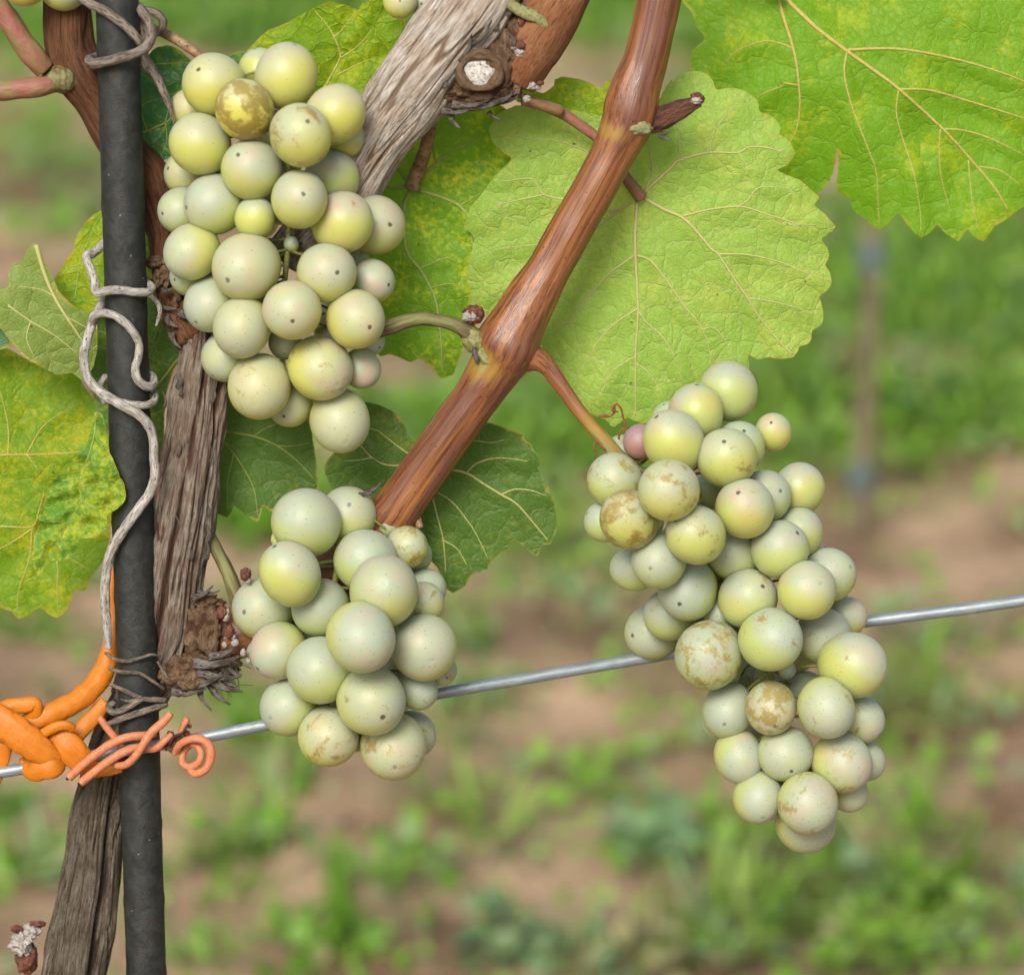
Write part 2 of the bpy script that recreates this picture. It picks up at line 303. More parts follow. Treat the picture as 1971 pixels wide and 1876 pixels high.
GREEN_G = leaf_mat('blue green leaf top', (.055, .19, .055), (.16, .30, .03), (.20, .32, .12), yam=.3, trans=.35, under=False, spots=.2, tert=.4, rough=.4)
V_PALE = vein_mat('pale vein', (.42, .46, .16), (.46, .42, .18)); V_DIM = vein_mat('dim vein', (.24, .34, .07), (.30, .34, .09)); V_YEL = vein_mat('yellow vein', (.45, .42, .09), (.40, .34, .10))
# ------------------------------------------------------------ ground
def ground():
    xs = np.concatenate([[-300, -60, -15], np.linspace(-5, 5, 220), [15, 60, 300]]); ys = np.concatenate([[-300, -40, -5], np.linspace(.6, 12, 260), [30, 90, 400]])
    V = []; 
    for y in ys:
        for x in xs:
            z = 0.
            if abs(x) < 5.1 and .5 < y < 12.1: z = .030*noise.fractal(Vector((x*2.2, y*2.2, 1)), 1, 2, 4)+.012*noise.noise(Vector((x*14, y*14, 4)))
            V.append((x, y, z))
    n = len(xs); F = [(j*n+i, j*n+i+1, (j+1)*n+i+1, (j+1)*n+i) for j in range(len(ys)-1) for i in range(n-1)]
    s = NT('dry soil'); tc = s.n('NewGeometry').outputs['Position']
    a = s.noise(tc, 5, 5, .6); b = s.noise(tc, 26, 5, .7)
    col = s.mix(s.ramp(a, .35, .62), (.28, .175, .105), (.66, .47, .30)); col = s.mix(s.ramp(b, .55, .75, 0., .7), col, (.72, .55, .38)); col = s.mix(s.ramp(b, .42, .30, 0., .7), col, (.14, .09, .06))
    col = s.mix(s.ramp(s.noise(tc, 1.3, 3, .6), .50, .66, 0., .6), col, (.22, .115, .07)); gf = s.ramp(s.noise(tc, 3.1, 5, .65), .48, .62, 0., .5); col = s.mix(gf, col, (.20, .25, .08))
    m = s.fin(Base_Color=col, Roughness=.95, Specular_IOR_Level=.1, Normal=s.bump(b, .8, .02))
    o = MB().add(V, F).build('ground', m); o['kind'] = 'structure'; o['label'] = 'brown vineyard soil with patches of weeds, far out of focus'
ground()
def weeds_mat():
    s = NT('weed leaves'); h = s.at('cav'); ramp = s.n('ValToRGB', {0: h}); cr = ramp.color_ramp
    cols = [(0, (.08, .19, .05)), (.3, (.18, .42, .04)), (.55, (.30, .62, .05)), (.75, (.38, .56, .10)), (.9, (.34, .58, .30)), (1, (.50, .48, .22))]
    cr.elements[0].position = 0; cr.elements[0].color = (*cols[0][1], 1); cr.elements[1].position = 1; cr.elements[1].color = (*cols[-1][1], 1)
    for p, c in cols[1:-1]: e = cr.elements.new(p); e.color = (*c, 1)
    s.fin(Base_Color=ramp, Roughness=.5, Specular_IOR_Level=.4)
    tr = s.n('BsdfTranslucent', {0: s.dk(ramp.outputs[0])}); mx = s.n('MixShader', {0: .35, 1: s.b.outputs[0], 2: tr.outputs[0]}); s.t.links.new(mx.outputs[0], s.o.inputs[0]); return s.m
M_WEED = weeds_mat()
LT = np.array([(0, 0, 0), (.28, .3, .06), (.34, .62, .05), (0, 1, -.08), (-.34, .62, .05), (-.28, .3, .06), (0, .5, 0)])
LF = [(0, 1, 6), (1, 2, 6), (2, 3, 6), (3, 4, 6), (4, 5, 6), (5, 0, 6)]
def leaves_at(pos, size, hue, spread=1., wid=1.):
    """small folded leaves at pos (n,3): one vertex block"""
    n = len(pos); az = RNG.uniform(0, 2*np.pi, n); el = RNG.uniform(-.1, 1.2, n)*spread; roll = RNG.normal(0, .5, n)
    L = LT[None]*size[:, None, None]; L = L.copy(); L[:, :, 0] *= wid
    def rot(L, a, i, j):
        c, s_ = np.cos(a)[:, None], np.sin(a)[:, None]; A, B = L[:, :, i].copy(), L[:, :, j].copy(); L[:, :, i] = A*c-B*s_; L[:, :, j] = A*s_+B*c
    rot(L, roll, 0, 2); rot(L, el, 1, 2); rot(L, az, 0, 1); L += pos[:, None, :]
    V = L.reshape(-1, 3); F = [(a+7*k, b+7*k, c+7*k) for k in range(n) for a, b, c in LF]
    return V, F, np.repeat(hue, 7)
def clump(x, y, n, rad, size, hue, sg=.08, hgt=.04, wid=1., spread=1.):
    g = ground_pt(x, y); r = rad*np.sqrt(RNG.uniform(0, 1, n)); a = RNG.uniform(0, 2*np.pi, n)
    pos = np.stack([g.x+r*np.cos(a), g.y+r*np.sin(a), RNG.uniform(.0, 1, n)*hgt*(1.1-r/rad)+.002], 1)
    return leaves_at(pos, RNG.uniform(.6, 1.3, n)*size, np.clip(RNG.normal(hue, sg, n), 0, 1), spread, wid)
def weeds():
    mb = MB()
    # (x, y, half width, half height, number of clumps, hue) patches of ground as read off the photograph
    A = [(1750, 620, 340, 190, 150, .48), (1500, 760, 220, 130, 50, .45), (1850, 480, 220, 110, 90, .55), (1150, 820, 260, 90, 80, .55), (760, 850, 260, 70, 55, .52), (1850, 830, 160, 70, 26, .5),
         (520, 40, 220, 60, 60, .55), (1080, 30, 220, 40, 80, .52), (1450, 60, 300, 80, 60, .5), (60, 60, 160, 70, 36, .55), (90, 300, 130, 80, 90, .6), (100, 440, 130, 50, 60, .66), (60, 1150, 120, 50, 30, .66),
         (960, 1000, 160, 60, 12, .55), (520, 1000, 110, 60, 20, .45), (60, 1240, 110, 60, 7, .6), (900, 1260, 120, 60, 14, .6), (430, 1330, 90, 60, 12, .6), (620, 1480, 110, 60, 22, .55), (850, 1430, 130, 60, 18, .62),
         (1080, 1370, 150, 40, 12, .62), (1270, 1450, 160, 70, 14, .7), (1800, 1400, 190, 60, 26, .55), (1900, 1500, 110, 80, 14, .55), (1150, 1530, 60, 40, 10, .6), (450, 1420, 90, 40, 12, .5),
         (560, 1640, 130, 90, 22, .6), (480, 1560, 60, 40, 8, .8), (800, 1700, 150, 90, 24, .6), (640, 1800, 100, 70, 14, .35), (950, 1620, 60, 30, 5, .6), (1390, 1620, 180, 60, 20, .66), (1640, 1700, 150, 80, 26, .62),
         (1450, 1810, 300, 70, 50, .70), (1820, 1770, 170, 100, 70, .66), (1250, 780, 250, 90, 60, .6), (1750, 700, 300, 140, 60, .62), (800, 40, 620, 60, 260, .56), (1400, 110, 200, 60, 50, .55), (1180, 1840, 120, 40, 16, .8), (380, 1700, 70, 60, 7, .5), (1720, 1580, 130, 60, 10, .65), (400, 1840, 120, 40, 10, .55), (40, 1560, 90, 80, 5, .5), (60, 1750, 60, 50, 6, .6), (1700, 1250, 200, 50, 10, .6), (1050, 1150, 200, 40, 8, .7)]
    for x, y, hw, hh, n, hue in A:
        for _ in range(max(2, int(n*(1.3 if y > 450 and y < 1010 and x > 500 else 1. if y < 100 else .21)))):
            cx, cy = random.gauss(x, hw*.55), random.gauss(y, hh*.55); far = ground_pt(cx, cy).y
            nl = random.randint(10, 26)
            if random.random() < .42:               # tufts of narrow grass blades
                mb_add(mb, clump(cx, cy, nl, random.uniform(.015, .04)*(far/2.6)**.5, random.uniform(.028, .05), hue+random.gauss(.08, .15), .1, .012, .16, 1.15)); continue
            mb_add(mb, clump(cx, cy, nl, random.uniform(.02, .055)*(far/2.6)**.5, random.uniform(.009, .021)*(far/2.4)**.4, hue+random.gauss(0, .17), .09, random.uniform(.015, .06)))
    for _ in range(520):                       # thin stray weeds and straw everywhere
        cx, cy = random.uniform(-100, 2070), random.uniform(-100, 1950)
        mb_add(mb, clump(cx, cy, 5, .035, .013, random.choice((.3, .45, .5, .6, .62, .97, .98)), .05, .02))
    for _ in range(90):                       # wider surroundings for other viewpoints
        gx, gy = random.uniform(-3.5, 3.5), random.uniform(.8, 10); 
        n = 14; r = .06*np.sqrt(RNG.uniform(0, 1, n)); a = RNG.uniform(0, 6.28, n)
        mb_add(mb, leaves_at(np.stack([gx+r*np.cos(a), gy+r*np.sin(a), RNG.uniform(0, .05, n)], 1), RNG.uniform(.012, .03, n), np.clip(RNG.normal(.52, .1, n), 0, 1)))
    o = mb.build('ground_cover', M_WEED); o['kind'] = 'stuff'; tag(o, 'blurred green weeds and grass scattered over the brown soil', 'weeds'); o['kind'] = 'stuff'
def mb_add(mb, r):
    V, F, h = r; mb.add(V.tolist(), F, None, h.tolist())
weeds()
def weed_plant(x, y, label, n, rad, size, hue, hgt):
    g = ground_pt(x, y); t = thing('weed', g, label, 'weed', 'weed tufts near the bottom edge'); mb = MB(); mb_add(mb, clump(x, y, n, rad, size, hue, .03, hgt)); mb.build('foliage', M_WEED, t)
    st = MB(); c = Vector((g.x, g.y, 0))
    for k in range(5):
        e = c+Vector((random.uniform(-1, 1)*rad*.6, random.uniform(-1, 1)*rad*.6, hgt*.9)); a = Vector((.0015, 0, 0)); b = Vector((0, .0015, 0)); V = [c+a, c+b, c-a, c-b, e+a*.5, e+b*.5, e-a*.5, e-b*.5]
        st.add(V, [(0, 1, 5, 4), (1, 2, 6, 5), (2, 3, 7, 6), (3, 0, 4, 7)], None, [.4]*8)
    st.build('stem', M_WEED, t)
weed_plant(1240, 1640, 'blue-green weed tuft standing alone below and between the two lower bunches', 46, .028, .024, .90, .05)
weed_plant(940, 1850, 'pale bluish weed cut by the bottom edge of the picture', 40, .026, .024, .92, .05)
weed_plant(650, 1850, 'upright dark olive weed tuft near the bottom edge, right of the stake', 30, .022, .016, .45, .08)
# distant stake of the next row, with its blue ties
def far_stake():
    base = ground_pt(1652, 985); t = thing('vineyard_stake', base, 'blurred brown stake of the next row with blue ties, below the upper right leaf', 'stake')
    m = NT('brown stake wood'); p = m.n('NewGeometry').outputs['Position']; mm = m.fin(Base_Color=m.mix(m.ramp(m.noise(p, 30, 4), .35, .65), (.15, .13, .07), (.26, .22, .13)), Roughness=.8)
    def cyl(z0, z1, r, wob=.0): 
        mb = MB(); n = 14; k = 18; V = []
        for j in range(k+1):
            z = z0+(z1-z0)*j/k
            for i in range(n):
                a = 6.2832*i/n; rr = r*(1+.12*noise.noise(Vector((math.cos(a)*2, math.sin(a)*2, z*20))))
                V.append((base.x+math.cos(a)*rr+wob*math.sin(z*9), base.y+math.sin(a)*rr, z))
        F = [(j*n+i, j*n+(i+1) % n, (j+1)*n+(i+1) % n, (j+1)*n+i) for j in range(k) for i in range(n)]+[tuple(range(k*n, k*n+n))]
        mb.add(V, F); return mb
    cyl(-.02, 1.0, .0075, .004).build('post', mm, t)
    bm = NT('blue tie plastic').fin(Base_Color=(.13, .19, .19), Roughness=.5)
    for y in (492, 915):
        v = FWD*D0+UP*((H/2-y)*PX)+RIGHT*((1650-W/2)*PX); z = (CAM+v*(base.y/v.y)).z
        cyl(z-.010, z+.010, .0115, .004).build('tie', bm, t)
far_stake()
# ------------------------------------------------------------ stake and wire
def stx(y): return 225+y*.0302
def stake():
    t = thing('vineyard_stake', P(280, 1900, 0), 'dark grey ribbed steel stake standing upright at the left, wrapped by tendrils', 'stake')
    def disp(a, L, r):
        s1 = (a/(2*math.pi)*2+L/150.) % 1.; rib = math.exp(-((s1-.5)/.06)**2); s2 = (-a/(2*math.pi)*2+L/210.+.3) % 1.; rib2 = math.exp(-((s2-.5)/.05)**2)*.5
        n_ = noise.fractal(Vector((math.cos(a)*1.5, math.sin(a)*1.5, L/70)), 1, 2, 3)
        return (rib*1.3+rib2*1.+n_*.8, max(0, -n_)*.8+rib*.4)
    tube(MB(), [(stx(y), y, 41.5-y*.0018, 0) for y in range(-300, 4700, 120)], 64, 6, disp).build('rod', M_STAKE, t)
stake()
def wire():
    pts = [(-500, 1565), (0, 1486), (120, 1464), (250, 1443), (390, 1419), (515, 1394), (840, 1335), (1230, 1268), (1450, 1231), (1660, 1197), (1971, 1155), (2700, 1040)]
    q = [(x, y, 11.3, 54-max(0, x-260)*.15 if x < 600 else 3-(x-600)*.19 if x < 1300 else -130) for x, y in pts]
    o = tube(MB(), q, 18, 10).build('trellis_wire', M_WIRE); tag(o, 'grey galvanised trellis wire running across behind both lower bunches', 'wire')
wire()
# ------------------------------------------------------------ leaves
def dist_to_polys(X, polys, closed=False):
    D = np.full(len(X), 1e9)
    for p in polys:
        a = np.array(p, float)[:, :2]
        b = np.roll(a, -1, 0) if closed else a[1:]
        aa = a if closed else a[:-1]
        for s_, e in zip(aa, b):
            d = e-s_; l = d@d+1e-9; t = np.clip(((X-s_)@d)/l, 0, 1); q = X-s_-t[:, None]*d; D = np.minimum(D, np.einsum('ij,ij->i', q, q))
    return np.sqrt(D)
def inside(X, poly):
    r = np.zeros(len(X), bool); n = len(poly)
    for i in range(n):
        x1, y1 = poly[i]; x2, y2 = poly[(i+1) % n]
        if y1 == y2: continue
        c = ((y1 > X[:, 1]) != (y2 > X[:, 1])) & (X[:, 0] < (x2-x1)*(X[:, 1]-y1)/(y2-y1)+x1); r ^= c
    return r
def leaf(label, out, veins, mats, z=-100., plane=(0, 0), puff=8., curl=0., wav=10., res=6., petiole=None, petmat=None, bumps=0., bsc=60., seed=1., zf2=None, vside=1., edgew=9.):
    """out: outline; veins: [(width, [(x, y)...])]; blade is a dense sheet with its own relief"""
    o = np.array(out, float); o = spline([tuple(p)+(0,) for p in np.vstack([o, o[:1]])], 6., .27)[:-1, :2]
    k = RNG.normal(0, .35, o.shape); o = o+k
    c = o.mean(0); x0, y0 = o.min(0); x1, y1 = o.max(0)
    gx, gy = np.meshgrid(np.arange(x0, x1, res), np.arange(y0, y1, res)); gx[::2] += res/2
    G = np.stack([gx.ravel(), gy.ravel()], 1)+RNG.uniform(-.8, .8, (gx.size, 2)); G = G[inside(G, o)]; G = G[dist_to_polys(G, [o], True) > res*.55]
    X = np.vstack([o, G]); n = len(o)
    r = delaunay_2d_cdt([Vector(p) for p in X], [(i, (i+1) % n) for i in range(n)], [], 1, 1e-4)
    XY = np.array([tuple(v) for v in r[0]]); F = [tuple(f) for f in r[2]]
    vp = [np.array(spline([tuple(p)+(0,) for p in v], 8.))[:, :2] for w_, v in veins]
    R = max(x1-x0, y1-y0)/2
    def zf(A, dv=None):
        dv = dist_to_polys(A, vp) if dv is None and len(vp) else (dv if dv is not None else np.zeros(len(A)))
        q = (A-c)/R; zz = z+plane[0]*(A[:, 0]-c[0])+plane[1]*(A[:, 1]-c[1])-curl*(q**2).sum(1)
        nn = np.array([noise.noise(Vector((a[0]/260+seed, a[1]/260, seed)))*wav + noise.noise(Vector((a[0]/90, a[1]/90+seed, 9)))*wav*.35 for a in A])
        zz = zz+nn-vside*puff*(1-np.exp(-(dv/26)**2))*0.5
        if bumps: zz = zz+np.array([noise.noise(Vector((a[0]/bsc, a[1]/bsc, seed+5))) for a in A])*bumps+(1-np.exp(-(dv/14)**2))*bumps*.8
        if zf2: zz = zz+zf2(A)
        return zz
    Z = zf(XY); ed = dist_to_polys(XY, [o], True); mb = MB()
    mb.add([P(a[0], a[1], q) for a, q in zip(XY, Z)], F, [(a[0]/25+seed*7, a[1]/25, seed) for a in XY], list(np.exp(-ed/edgew)*1.0), 0)
    for (w_, _), v in zip(veins, vp):
        d = zf(v, np.zeros(len(v))); m = len(v)
        if w_ < 0: continue
        tube(mb, [(a[0], a[1], w_*.72*(1-.68*i/m), q+w_*.1*vside) for i, (a, q) in enumerate(zip(v, d))], 8, 7, mi=1, flat=.8)
    t = thing('vine_leaf', P(c[0], c[1], z), label, 'leaf', 'vine leaves'); mb.build('blade', list(mats), t)
    if petiole: tube(MB(), petiole, 16, 4, pet_disp).build('petiole', petmat or M_PETR, t)
    return t
def pet_disp(a, L, r): return (noise.noise(Vector((math.cos(a)*1.6, math.sin(a)*1.6, L/25)))*r*.09, 0)
# big pale leaf seen from below, right of the cane
L4 = cv('c4', [(870, 640), (905, 597), (920, 615), (940, 580), (1000, 545), (1070, 533), (1150, 545), (1185, 565), (1215, 605), (1240, 674), (1300, 662), (1400, 665), (1470, 690), (1540, 745), (1560, 790), (1568, 838), (1640, 860), (1700, 910), (1725, 960), (1716, 1003), (1780, 1050), (1820, 1110), (1832, 1152), (1800, 1210), (1750, 1250), (1698, 1275), (1780, 1320)]) \
   + cv('c5', [(110, 1315), (200, 1355), (290, 1430), (342, 1478), (303, 1538), (390, 1610), (464, 1700), (430, 1740)]) \
   + cv('c7', [(360, 102), (400, 170), (416, 232), (386, 292), (420, 350), (436, 433), (400, 490), (345, 532), (365, 620), (373, 700), (355, 747), (288, 792), (283, 850), (258, 885), (190, 908), (185, 940), (153, 982), (100, 1000), (30, 1005)]) \
   + cv('cc', [(1450, 836), (1355, 824), (1300, 838), (1235, 810), (1240, 880), (1225, 960), (1100, 1080), (900, 1180), (700, 1230), (560, 1235), (480, 1200), (400, 1257), (372, 1250), (345, 1215), (250, 1180), (140, 1120), (30, 1040)]) \
   + [(1052, 700), (1040, 660), (1000, 640), (940, 605), (900, 592), (906, 560), (896, 533), (902, 500), (913, 463), (903, 446), (893, 438), (905, 400), (930, 370), (950, 342), (984, 306), (964, 291), (946, 270), (942, 248), (955, 222), (990, 205), (1040, 200), (1120, 215), (1200, 230), (1262, 200)]
V4 = [(5.2, cv('c4', [(690, 1480), (850, 1570), (1000, 1640), (1150, 1800), (1215, 1876)])+cv('cc', [(1040, 170), (1150, 340), (1240, 470), (1300, 570), (1440, 740), (1520, 810)])),
  (4.6, cv('c4', [(700, 1440), (900, 1260), (960, 1205), (1180, 1145), (1400, 1145), (1480, 1105), (1600, 1105), (1750, 1140)])),
  (5., cv('c4', [(650, 1490)])+cv('cc', [(528, 40), (530, 190), (545, 540), (530, 820), (530, 1190)])),
  (3.2, cv('c4', [(990, 1620), (1200, 1570), (1430, 1550), (1600, 1600), (1876, 1690)])+cv('c7', [(100, -10), (330, 0)])),
  (2.8, cv('cc', [(1050, 180), (1230, 185), (1430, 230), (1600, 300), (1750, 350)])), (2.2, cv('cc', [(1240, 455), (1400, 480), (1550, 520), (1650, 560)])),
  (2.2, cv('c4', [(1400, 1550), (1480, 1500), (1540, 1420), (1640, 1400), (1830, 1420)])), (3.2, cv('cc', [(540, 190), (620, 220), (720, 340), (830, 500), (900, 580), (960, 680), (1010, 860)])),
  (3., cv('cc', [(535, 180), (480, 220), (370, 300), (250, 430), (130, 580), (10, 690)])), (2.5, cv('cc', [(550, 540), (600, 610), (700, 700), (770, 820), (830, 1000)])),
  (2.5, cv('cc', [(540, 525), (420, 600), (310, 710), (210, 870), (130, 980)])), (2., cv('cc', [(535, 815), (400, 900), (330, 1020), (300, 1090)])), (2., cv('cc', [(530, 860), (620, 930), (690, 1050), (720, 1150)])),
  (1.8, cv('cc', [(950, 650), (1020, 640), (1090, 720), (1160, 850)])), (4., [(1232, 380), (1180, 405), (1110, 388), (1047, 375), (1025, 345), (965, 350)]), (2.4, [(1047, 375), (1000, 385), (955, 398), (930, 430)]),
  (3., [(1228, 376), (1150, 305), (1086, 275), (1024, 267), (965, 262)]), (3., [(1238, 375), (1256, 330), (1248, 280), (1256, 220)]), (1.8, cv('c4', [(960, 1205), (965, 1050), (940, 900)])), (2., cv('c4', [(1190, 1145), (1230, 980), (1330, 850), (1440, 740)])),
  (1.8, cv('c4', [(1410, 1145), (1480, 1250), (1600, 1290)])), (3.4, [(1230, 380), (1130, 450), (1040, 520), (940, 570)]), (2., [(1130, 450), (1040, 470), (960, 480), (915, 500)])]
leaf('large pale green leaf seen from below, right of the red-brown cane', L4, V4, (GREEN_A, V_PALE), z=-120, plane=(.03, -.02), curl=25, puff=14, wav=22, seed=1.3,
     petiole=cv('c3', [(1480, 745, 48, -40), (1600, 782, 44, -45), (1750, 830, 44, -62)])+cv('c4', [(0, 815, 44, -75), (110, 865, 44, -82), (220, 940, 42, -86), (350, 1040, 40, -90), (470, 1210, 40, -98), (570, 1340, 42, -104), (630, 1420, 46, -112), (680, 1480, 50, -118)]), petmat=M_PETR)
# top right leaf, a little behind
L5 = cv('c4', [(985, 0), (1000, 30), (1060, 100), (1090, 200), (1140, 260), (1150, 300), (1110, 340), (1068, 370), (1050, 440), (1045, 520), (1080, 640), (1200, 800), (1350, 1000), (1500, 1150), (1750, 1330)]) \
   + cv('c5', [(200, 1420), (310, 1450), (380, 1410), (430, 1330), (465, 1230), (482, 1110), (485, 1210), (480, 1300), (468, 1390), (490, 1450), (540, 1480), (575, 1490), (590, 1570), (650, 1620), (700, 1650), (740, 1700), (790, 1722), (850, 1680), (935, 1598), (1000, 1680), (1060, 1750), (1108, 1780), (1180, 1740), (1225, 1688), (1290, 1750), (1382, 1805), (1430, 1750), (1455, 1718), (1500, 1770), (1565, 1808), (1600, 1780), (1650, 1700), (1740, 1650), (1800, 1600), (1900, 1540)]) \
   + [(2010, 405), (2070, 330), (2160, 290), (2200, 180), (2260, 40), (2180, -120), (2020, -250), (1850, -300), (1700, -260), (1560, -280), (1420, -230), (1330, -130), (1300, -50)]
V5 = [(6.5, cv('c5', [(60, -40), (310, 200), (550, 385), (740, 520), (940, 670), (1270, 970), (1480, 1200), (1650, 1400), (1760, 1580)])), (4.2, cv('c5', [(560, 375), (800, 365), (1000, 375), (1300, 430), (1600, 510), (1876, 610), (2150, 740)])),
  (3.4, cv('c5', [(950, 670), (1150, 675), (1400, 740), (1876, 890), (2100, 1000)])), (3., cv('c5', [(1280, 970), (1400, 975), (1600, 1030), (1876, 1160)])), (2.4, cv('c5', [(1540, 1250), (1700, 1280), (1860, 1400)])),
  (3., cv('c5', [(548, 390), (530, 560), (580, 780), (650, 970), (720, 1150), (770, 1310), (790, 1700)])), (2.6, cv('c5', [(935, 680), (920, 850), (970, 1050), (1050, 1300), (1100, 1600), (1100, 1750)])), (2.2, cv('c5', [(1250, 970), (1240, 1150), (1260, 1350), (1330, 1600)])), (2.2, cv('c5', [(1460, 1200), (1480, 1450), (1530, 1720)])),
  (5., cv('c5', [(30, -40), (80, 150), (150, 380), (185, 600), (195, 830), (160, 1000), (60, 1150)])), (2.6, cv('c5', [(150, 370), (60, 330)])+cv('c4', [(1600, 310), (1400, 380), (1310, 480)])), (2.4, cv('c5', [(182, 640), (60, 620)])+cv('c4', [(1750, 640), (1600, 700), (1520, 760)])),
  (5., [(1500, -10), (1420, -100), (1380, -180)]), (5.5, [(1505, -8), (1700, -60), (1900, -90), (2150, -60)])]
leaf('large bright green leaf filling the upper right corner, soft and partly cut off', L5, V5, (GREEN_B, V_YEL), z=-300, plane=(.06, .03), curl=30, puff=22, wav=40, res=8, seed=4.1, edgew=11,
     petiole=[(1505, -8, 10, -292), (1440, -60, 10, -250), (1360, -130, 10, -150), (1300, -190, 11, -60)])
# leaf behind the old arm, mottled
L3 = [(655, 360), (680, 300), (720, 270), (780, 230), (850, 195), (940, 190), (1000, 240), (1010, 400), (975, 500), (930, 600), (897, 660)]+cv('c8', [(830, 790), (800, 850), (770, 930), (685, 960), (650, 930), (600, 870), (550, 825), (500, 815), (450, 838), (400, 820), (350, 795), (290, 780), (220, 792)])+[(705, 650), (680, 600), (660, 540), (640, 470), (640, 400)]
V3 = [(6, cv('c3', [(650, 1410), (870, 1480), (1000, 1540), (1080, 1650)])+[(910, 470), (930, 540)]), (6, cv('c3', [(640, 1420), (590, 1560)])+cv('c8', [(420, 0), (520, 140), (600, 280), (650, 430), (680, 700), (690, 930)])), (5, cv('c3', [(640, 1400), (480, 1400), (270, 1375)])), (5, cv('c3', [(630, 1380), (560, 1290), (460, 1170)])), (5, cv('c3', [(680, 1370), (810, 1240), (1000, 1110), (1150, 1050)])),
  (3, cv('c3', [(830, 1220), (810, 1100), (830, 950)])), (3, cv('c3', [(1010, 1540), (1080, 1500), (1180, 1440)])), (3, cv('c3', [(590, 1530), (450, 1700), (400, 1850)])), (2.5, cv('c8', [(520, 140), (700, 60), (800, 80)])), (2.5, cv('c8', [(600, 280), (760, 250), (850, 300)]))]
leaf('shaded dark green leaf with yellow blotches behind the grey arm and left of the cane', L3, V3, (GREEN_C, V_DIM), z=-185, plane=(-.02, .02), puff=20, wav=22, seed=2.2,
     petiole=cv('c3', [(815, 830, 50, -95), (790, 950, 48, -115), (745, 1130, 50, -140), (700, 1260, 55, -162), (650, 1410, 58, -180)]), petmat=M_PETT)
# small spotted leaf piece behind the bunch stalk at the top
leaf('small spotted yellow-green leaf between the cane and the cut knob at the top', cv('c4', [(-190, 640), (-60, 700), (25, 640), (30, 598), (90, 578), (200, 590), (300, 622), (378, 672), (398, 625), (460, 608), (600, 700), (600, 900), (450, 1000), (300, 960), (150, 900), (-100, 800), (-260, 760)]),
     [(2.4, cv('c4', [(290, 900), (230, 780), (170, 700), (100, 650)])), (1.6, cv('c4', [(200, 740), (60, 720), (0, 740)]))], (GREEN_E, V_DIM), z=-150, plane=(.0, .0), puff=8, seed=7.7)
# top leaf behind the first bunch
leaf('yellow-green leaf at the top behind the first bunch, with brown specks', cv('a1', [(755, 165), (860, 60), (900, 30), (1000, -10)])+cv('c3', [(0, 15), (80, 22), (170, 45), (240, 78), (270, 35), (340, 0), (410, -30), (470, 10), (500, 70), (540, 120), (600, 170), (560, 420), (300, 760), (100, 900), (-200, 860), (-450, 600)]),
     [(3.6, cv('c3', [(-30, 700), (90, 480), (110, 400), (40, 230), (-80, 80)])), (2.4, cv('c3', [(110, 440), (260, 330), (420, 130)])), (2.2, cv('c3', [(60, 280), (110, 240), (230, 90)])), (2.2, cv('c3', [(90, 560), (250, 480), (400, 420)]))], (GREEN_E, V_YEL), z=-170, plane=(0, -.1), puff=16, wav=16, bumps=5, bsc=30, seed=3.1, vside=-1)
# rounded leaf between stake and first bunch
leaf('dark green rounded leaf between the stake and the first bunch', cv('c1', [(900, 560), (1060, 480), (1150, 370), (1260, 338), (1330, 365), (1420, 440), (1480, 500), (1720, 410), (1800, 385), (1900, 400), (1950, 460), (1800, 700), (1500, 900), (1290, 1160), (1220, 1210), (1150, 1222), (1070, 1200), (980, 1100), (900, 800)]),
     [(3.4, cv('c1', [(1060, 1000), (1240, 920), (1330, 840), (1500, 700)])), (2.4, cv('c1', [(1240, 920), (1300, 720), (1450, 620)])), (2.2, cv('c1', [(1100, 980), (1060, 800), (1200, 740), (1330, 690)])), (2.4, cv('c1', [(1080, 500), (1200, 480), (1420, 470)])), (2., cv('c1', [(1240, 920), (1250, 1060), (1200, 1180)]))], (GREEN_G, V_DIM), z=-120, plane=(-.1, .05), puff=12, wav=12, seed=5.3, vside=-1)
# leaves left of the stake
leaf('folded dull green leaf left of the stake with a hairy rolled edge', cv('c6', [(-160, 560), (-80, 500), (0, 482), (62, 460), (68, 360), (94, 290), (170, 262), (198, 190), (255, 133), (290, 150), (300, 200), (340, 270), (362, 320), (400, 400), (440, 500), (520, 580), (610, 640), (720, 660), (730, 900), (700, 1060), (620, 1160), (540, 1105), (430, 1120), (350, 1080), (230, 1020), (140, 940), (50, 830), (0, 770), (-120, 700)]),
     [(7, cv('c6', [(270, 150), (340, 380), (420, 560), (520, 720), (640, 900)])), (3., cv('c6', [(60, 600), (230, 720), (400, 820), (580, 960)])), (2., cv('c6', [(400, 530), (300, 480), (150, 460)])), (2.2, cv('c6', [(500, 690), (600, 740), (700, 800)])), (2., cv('c6', [(230, 720), (200, 850), (260, 1000)]))], (leaf_mat('dull hairy leaf', (.21, .31, .055), (.30, .36, .09), (.42, .45, .24), yam=.4, trans=.3, spots=.7, tert=.4), V_PALE), z=-60, plane=(-.12, .02), puff=16, wav=20, seed=8.2)
leaf('upright green leaf just behind and left of the stake', cv('c6', [(700, -80), (760, -110), (860, -60), (860, 640), (600, 640), (450, 500), (408, 410), (440, 350), (500, 260), (548, 180), (572, 85), (620, 0)]),
     [(2.6, cv('c6', [(560, 560), (600, 300), (660, 120), (740, -60)])), (2., cv('c6', [(600, 300), (520, 320), (440, 400)])), (2., cv('c6', [(640, 180), (600, 140)]))], (GREEN_E, V_DIM), z=-130, puff=10, seed=6.6, vside=-1)
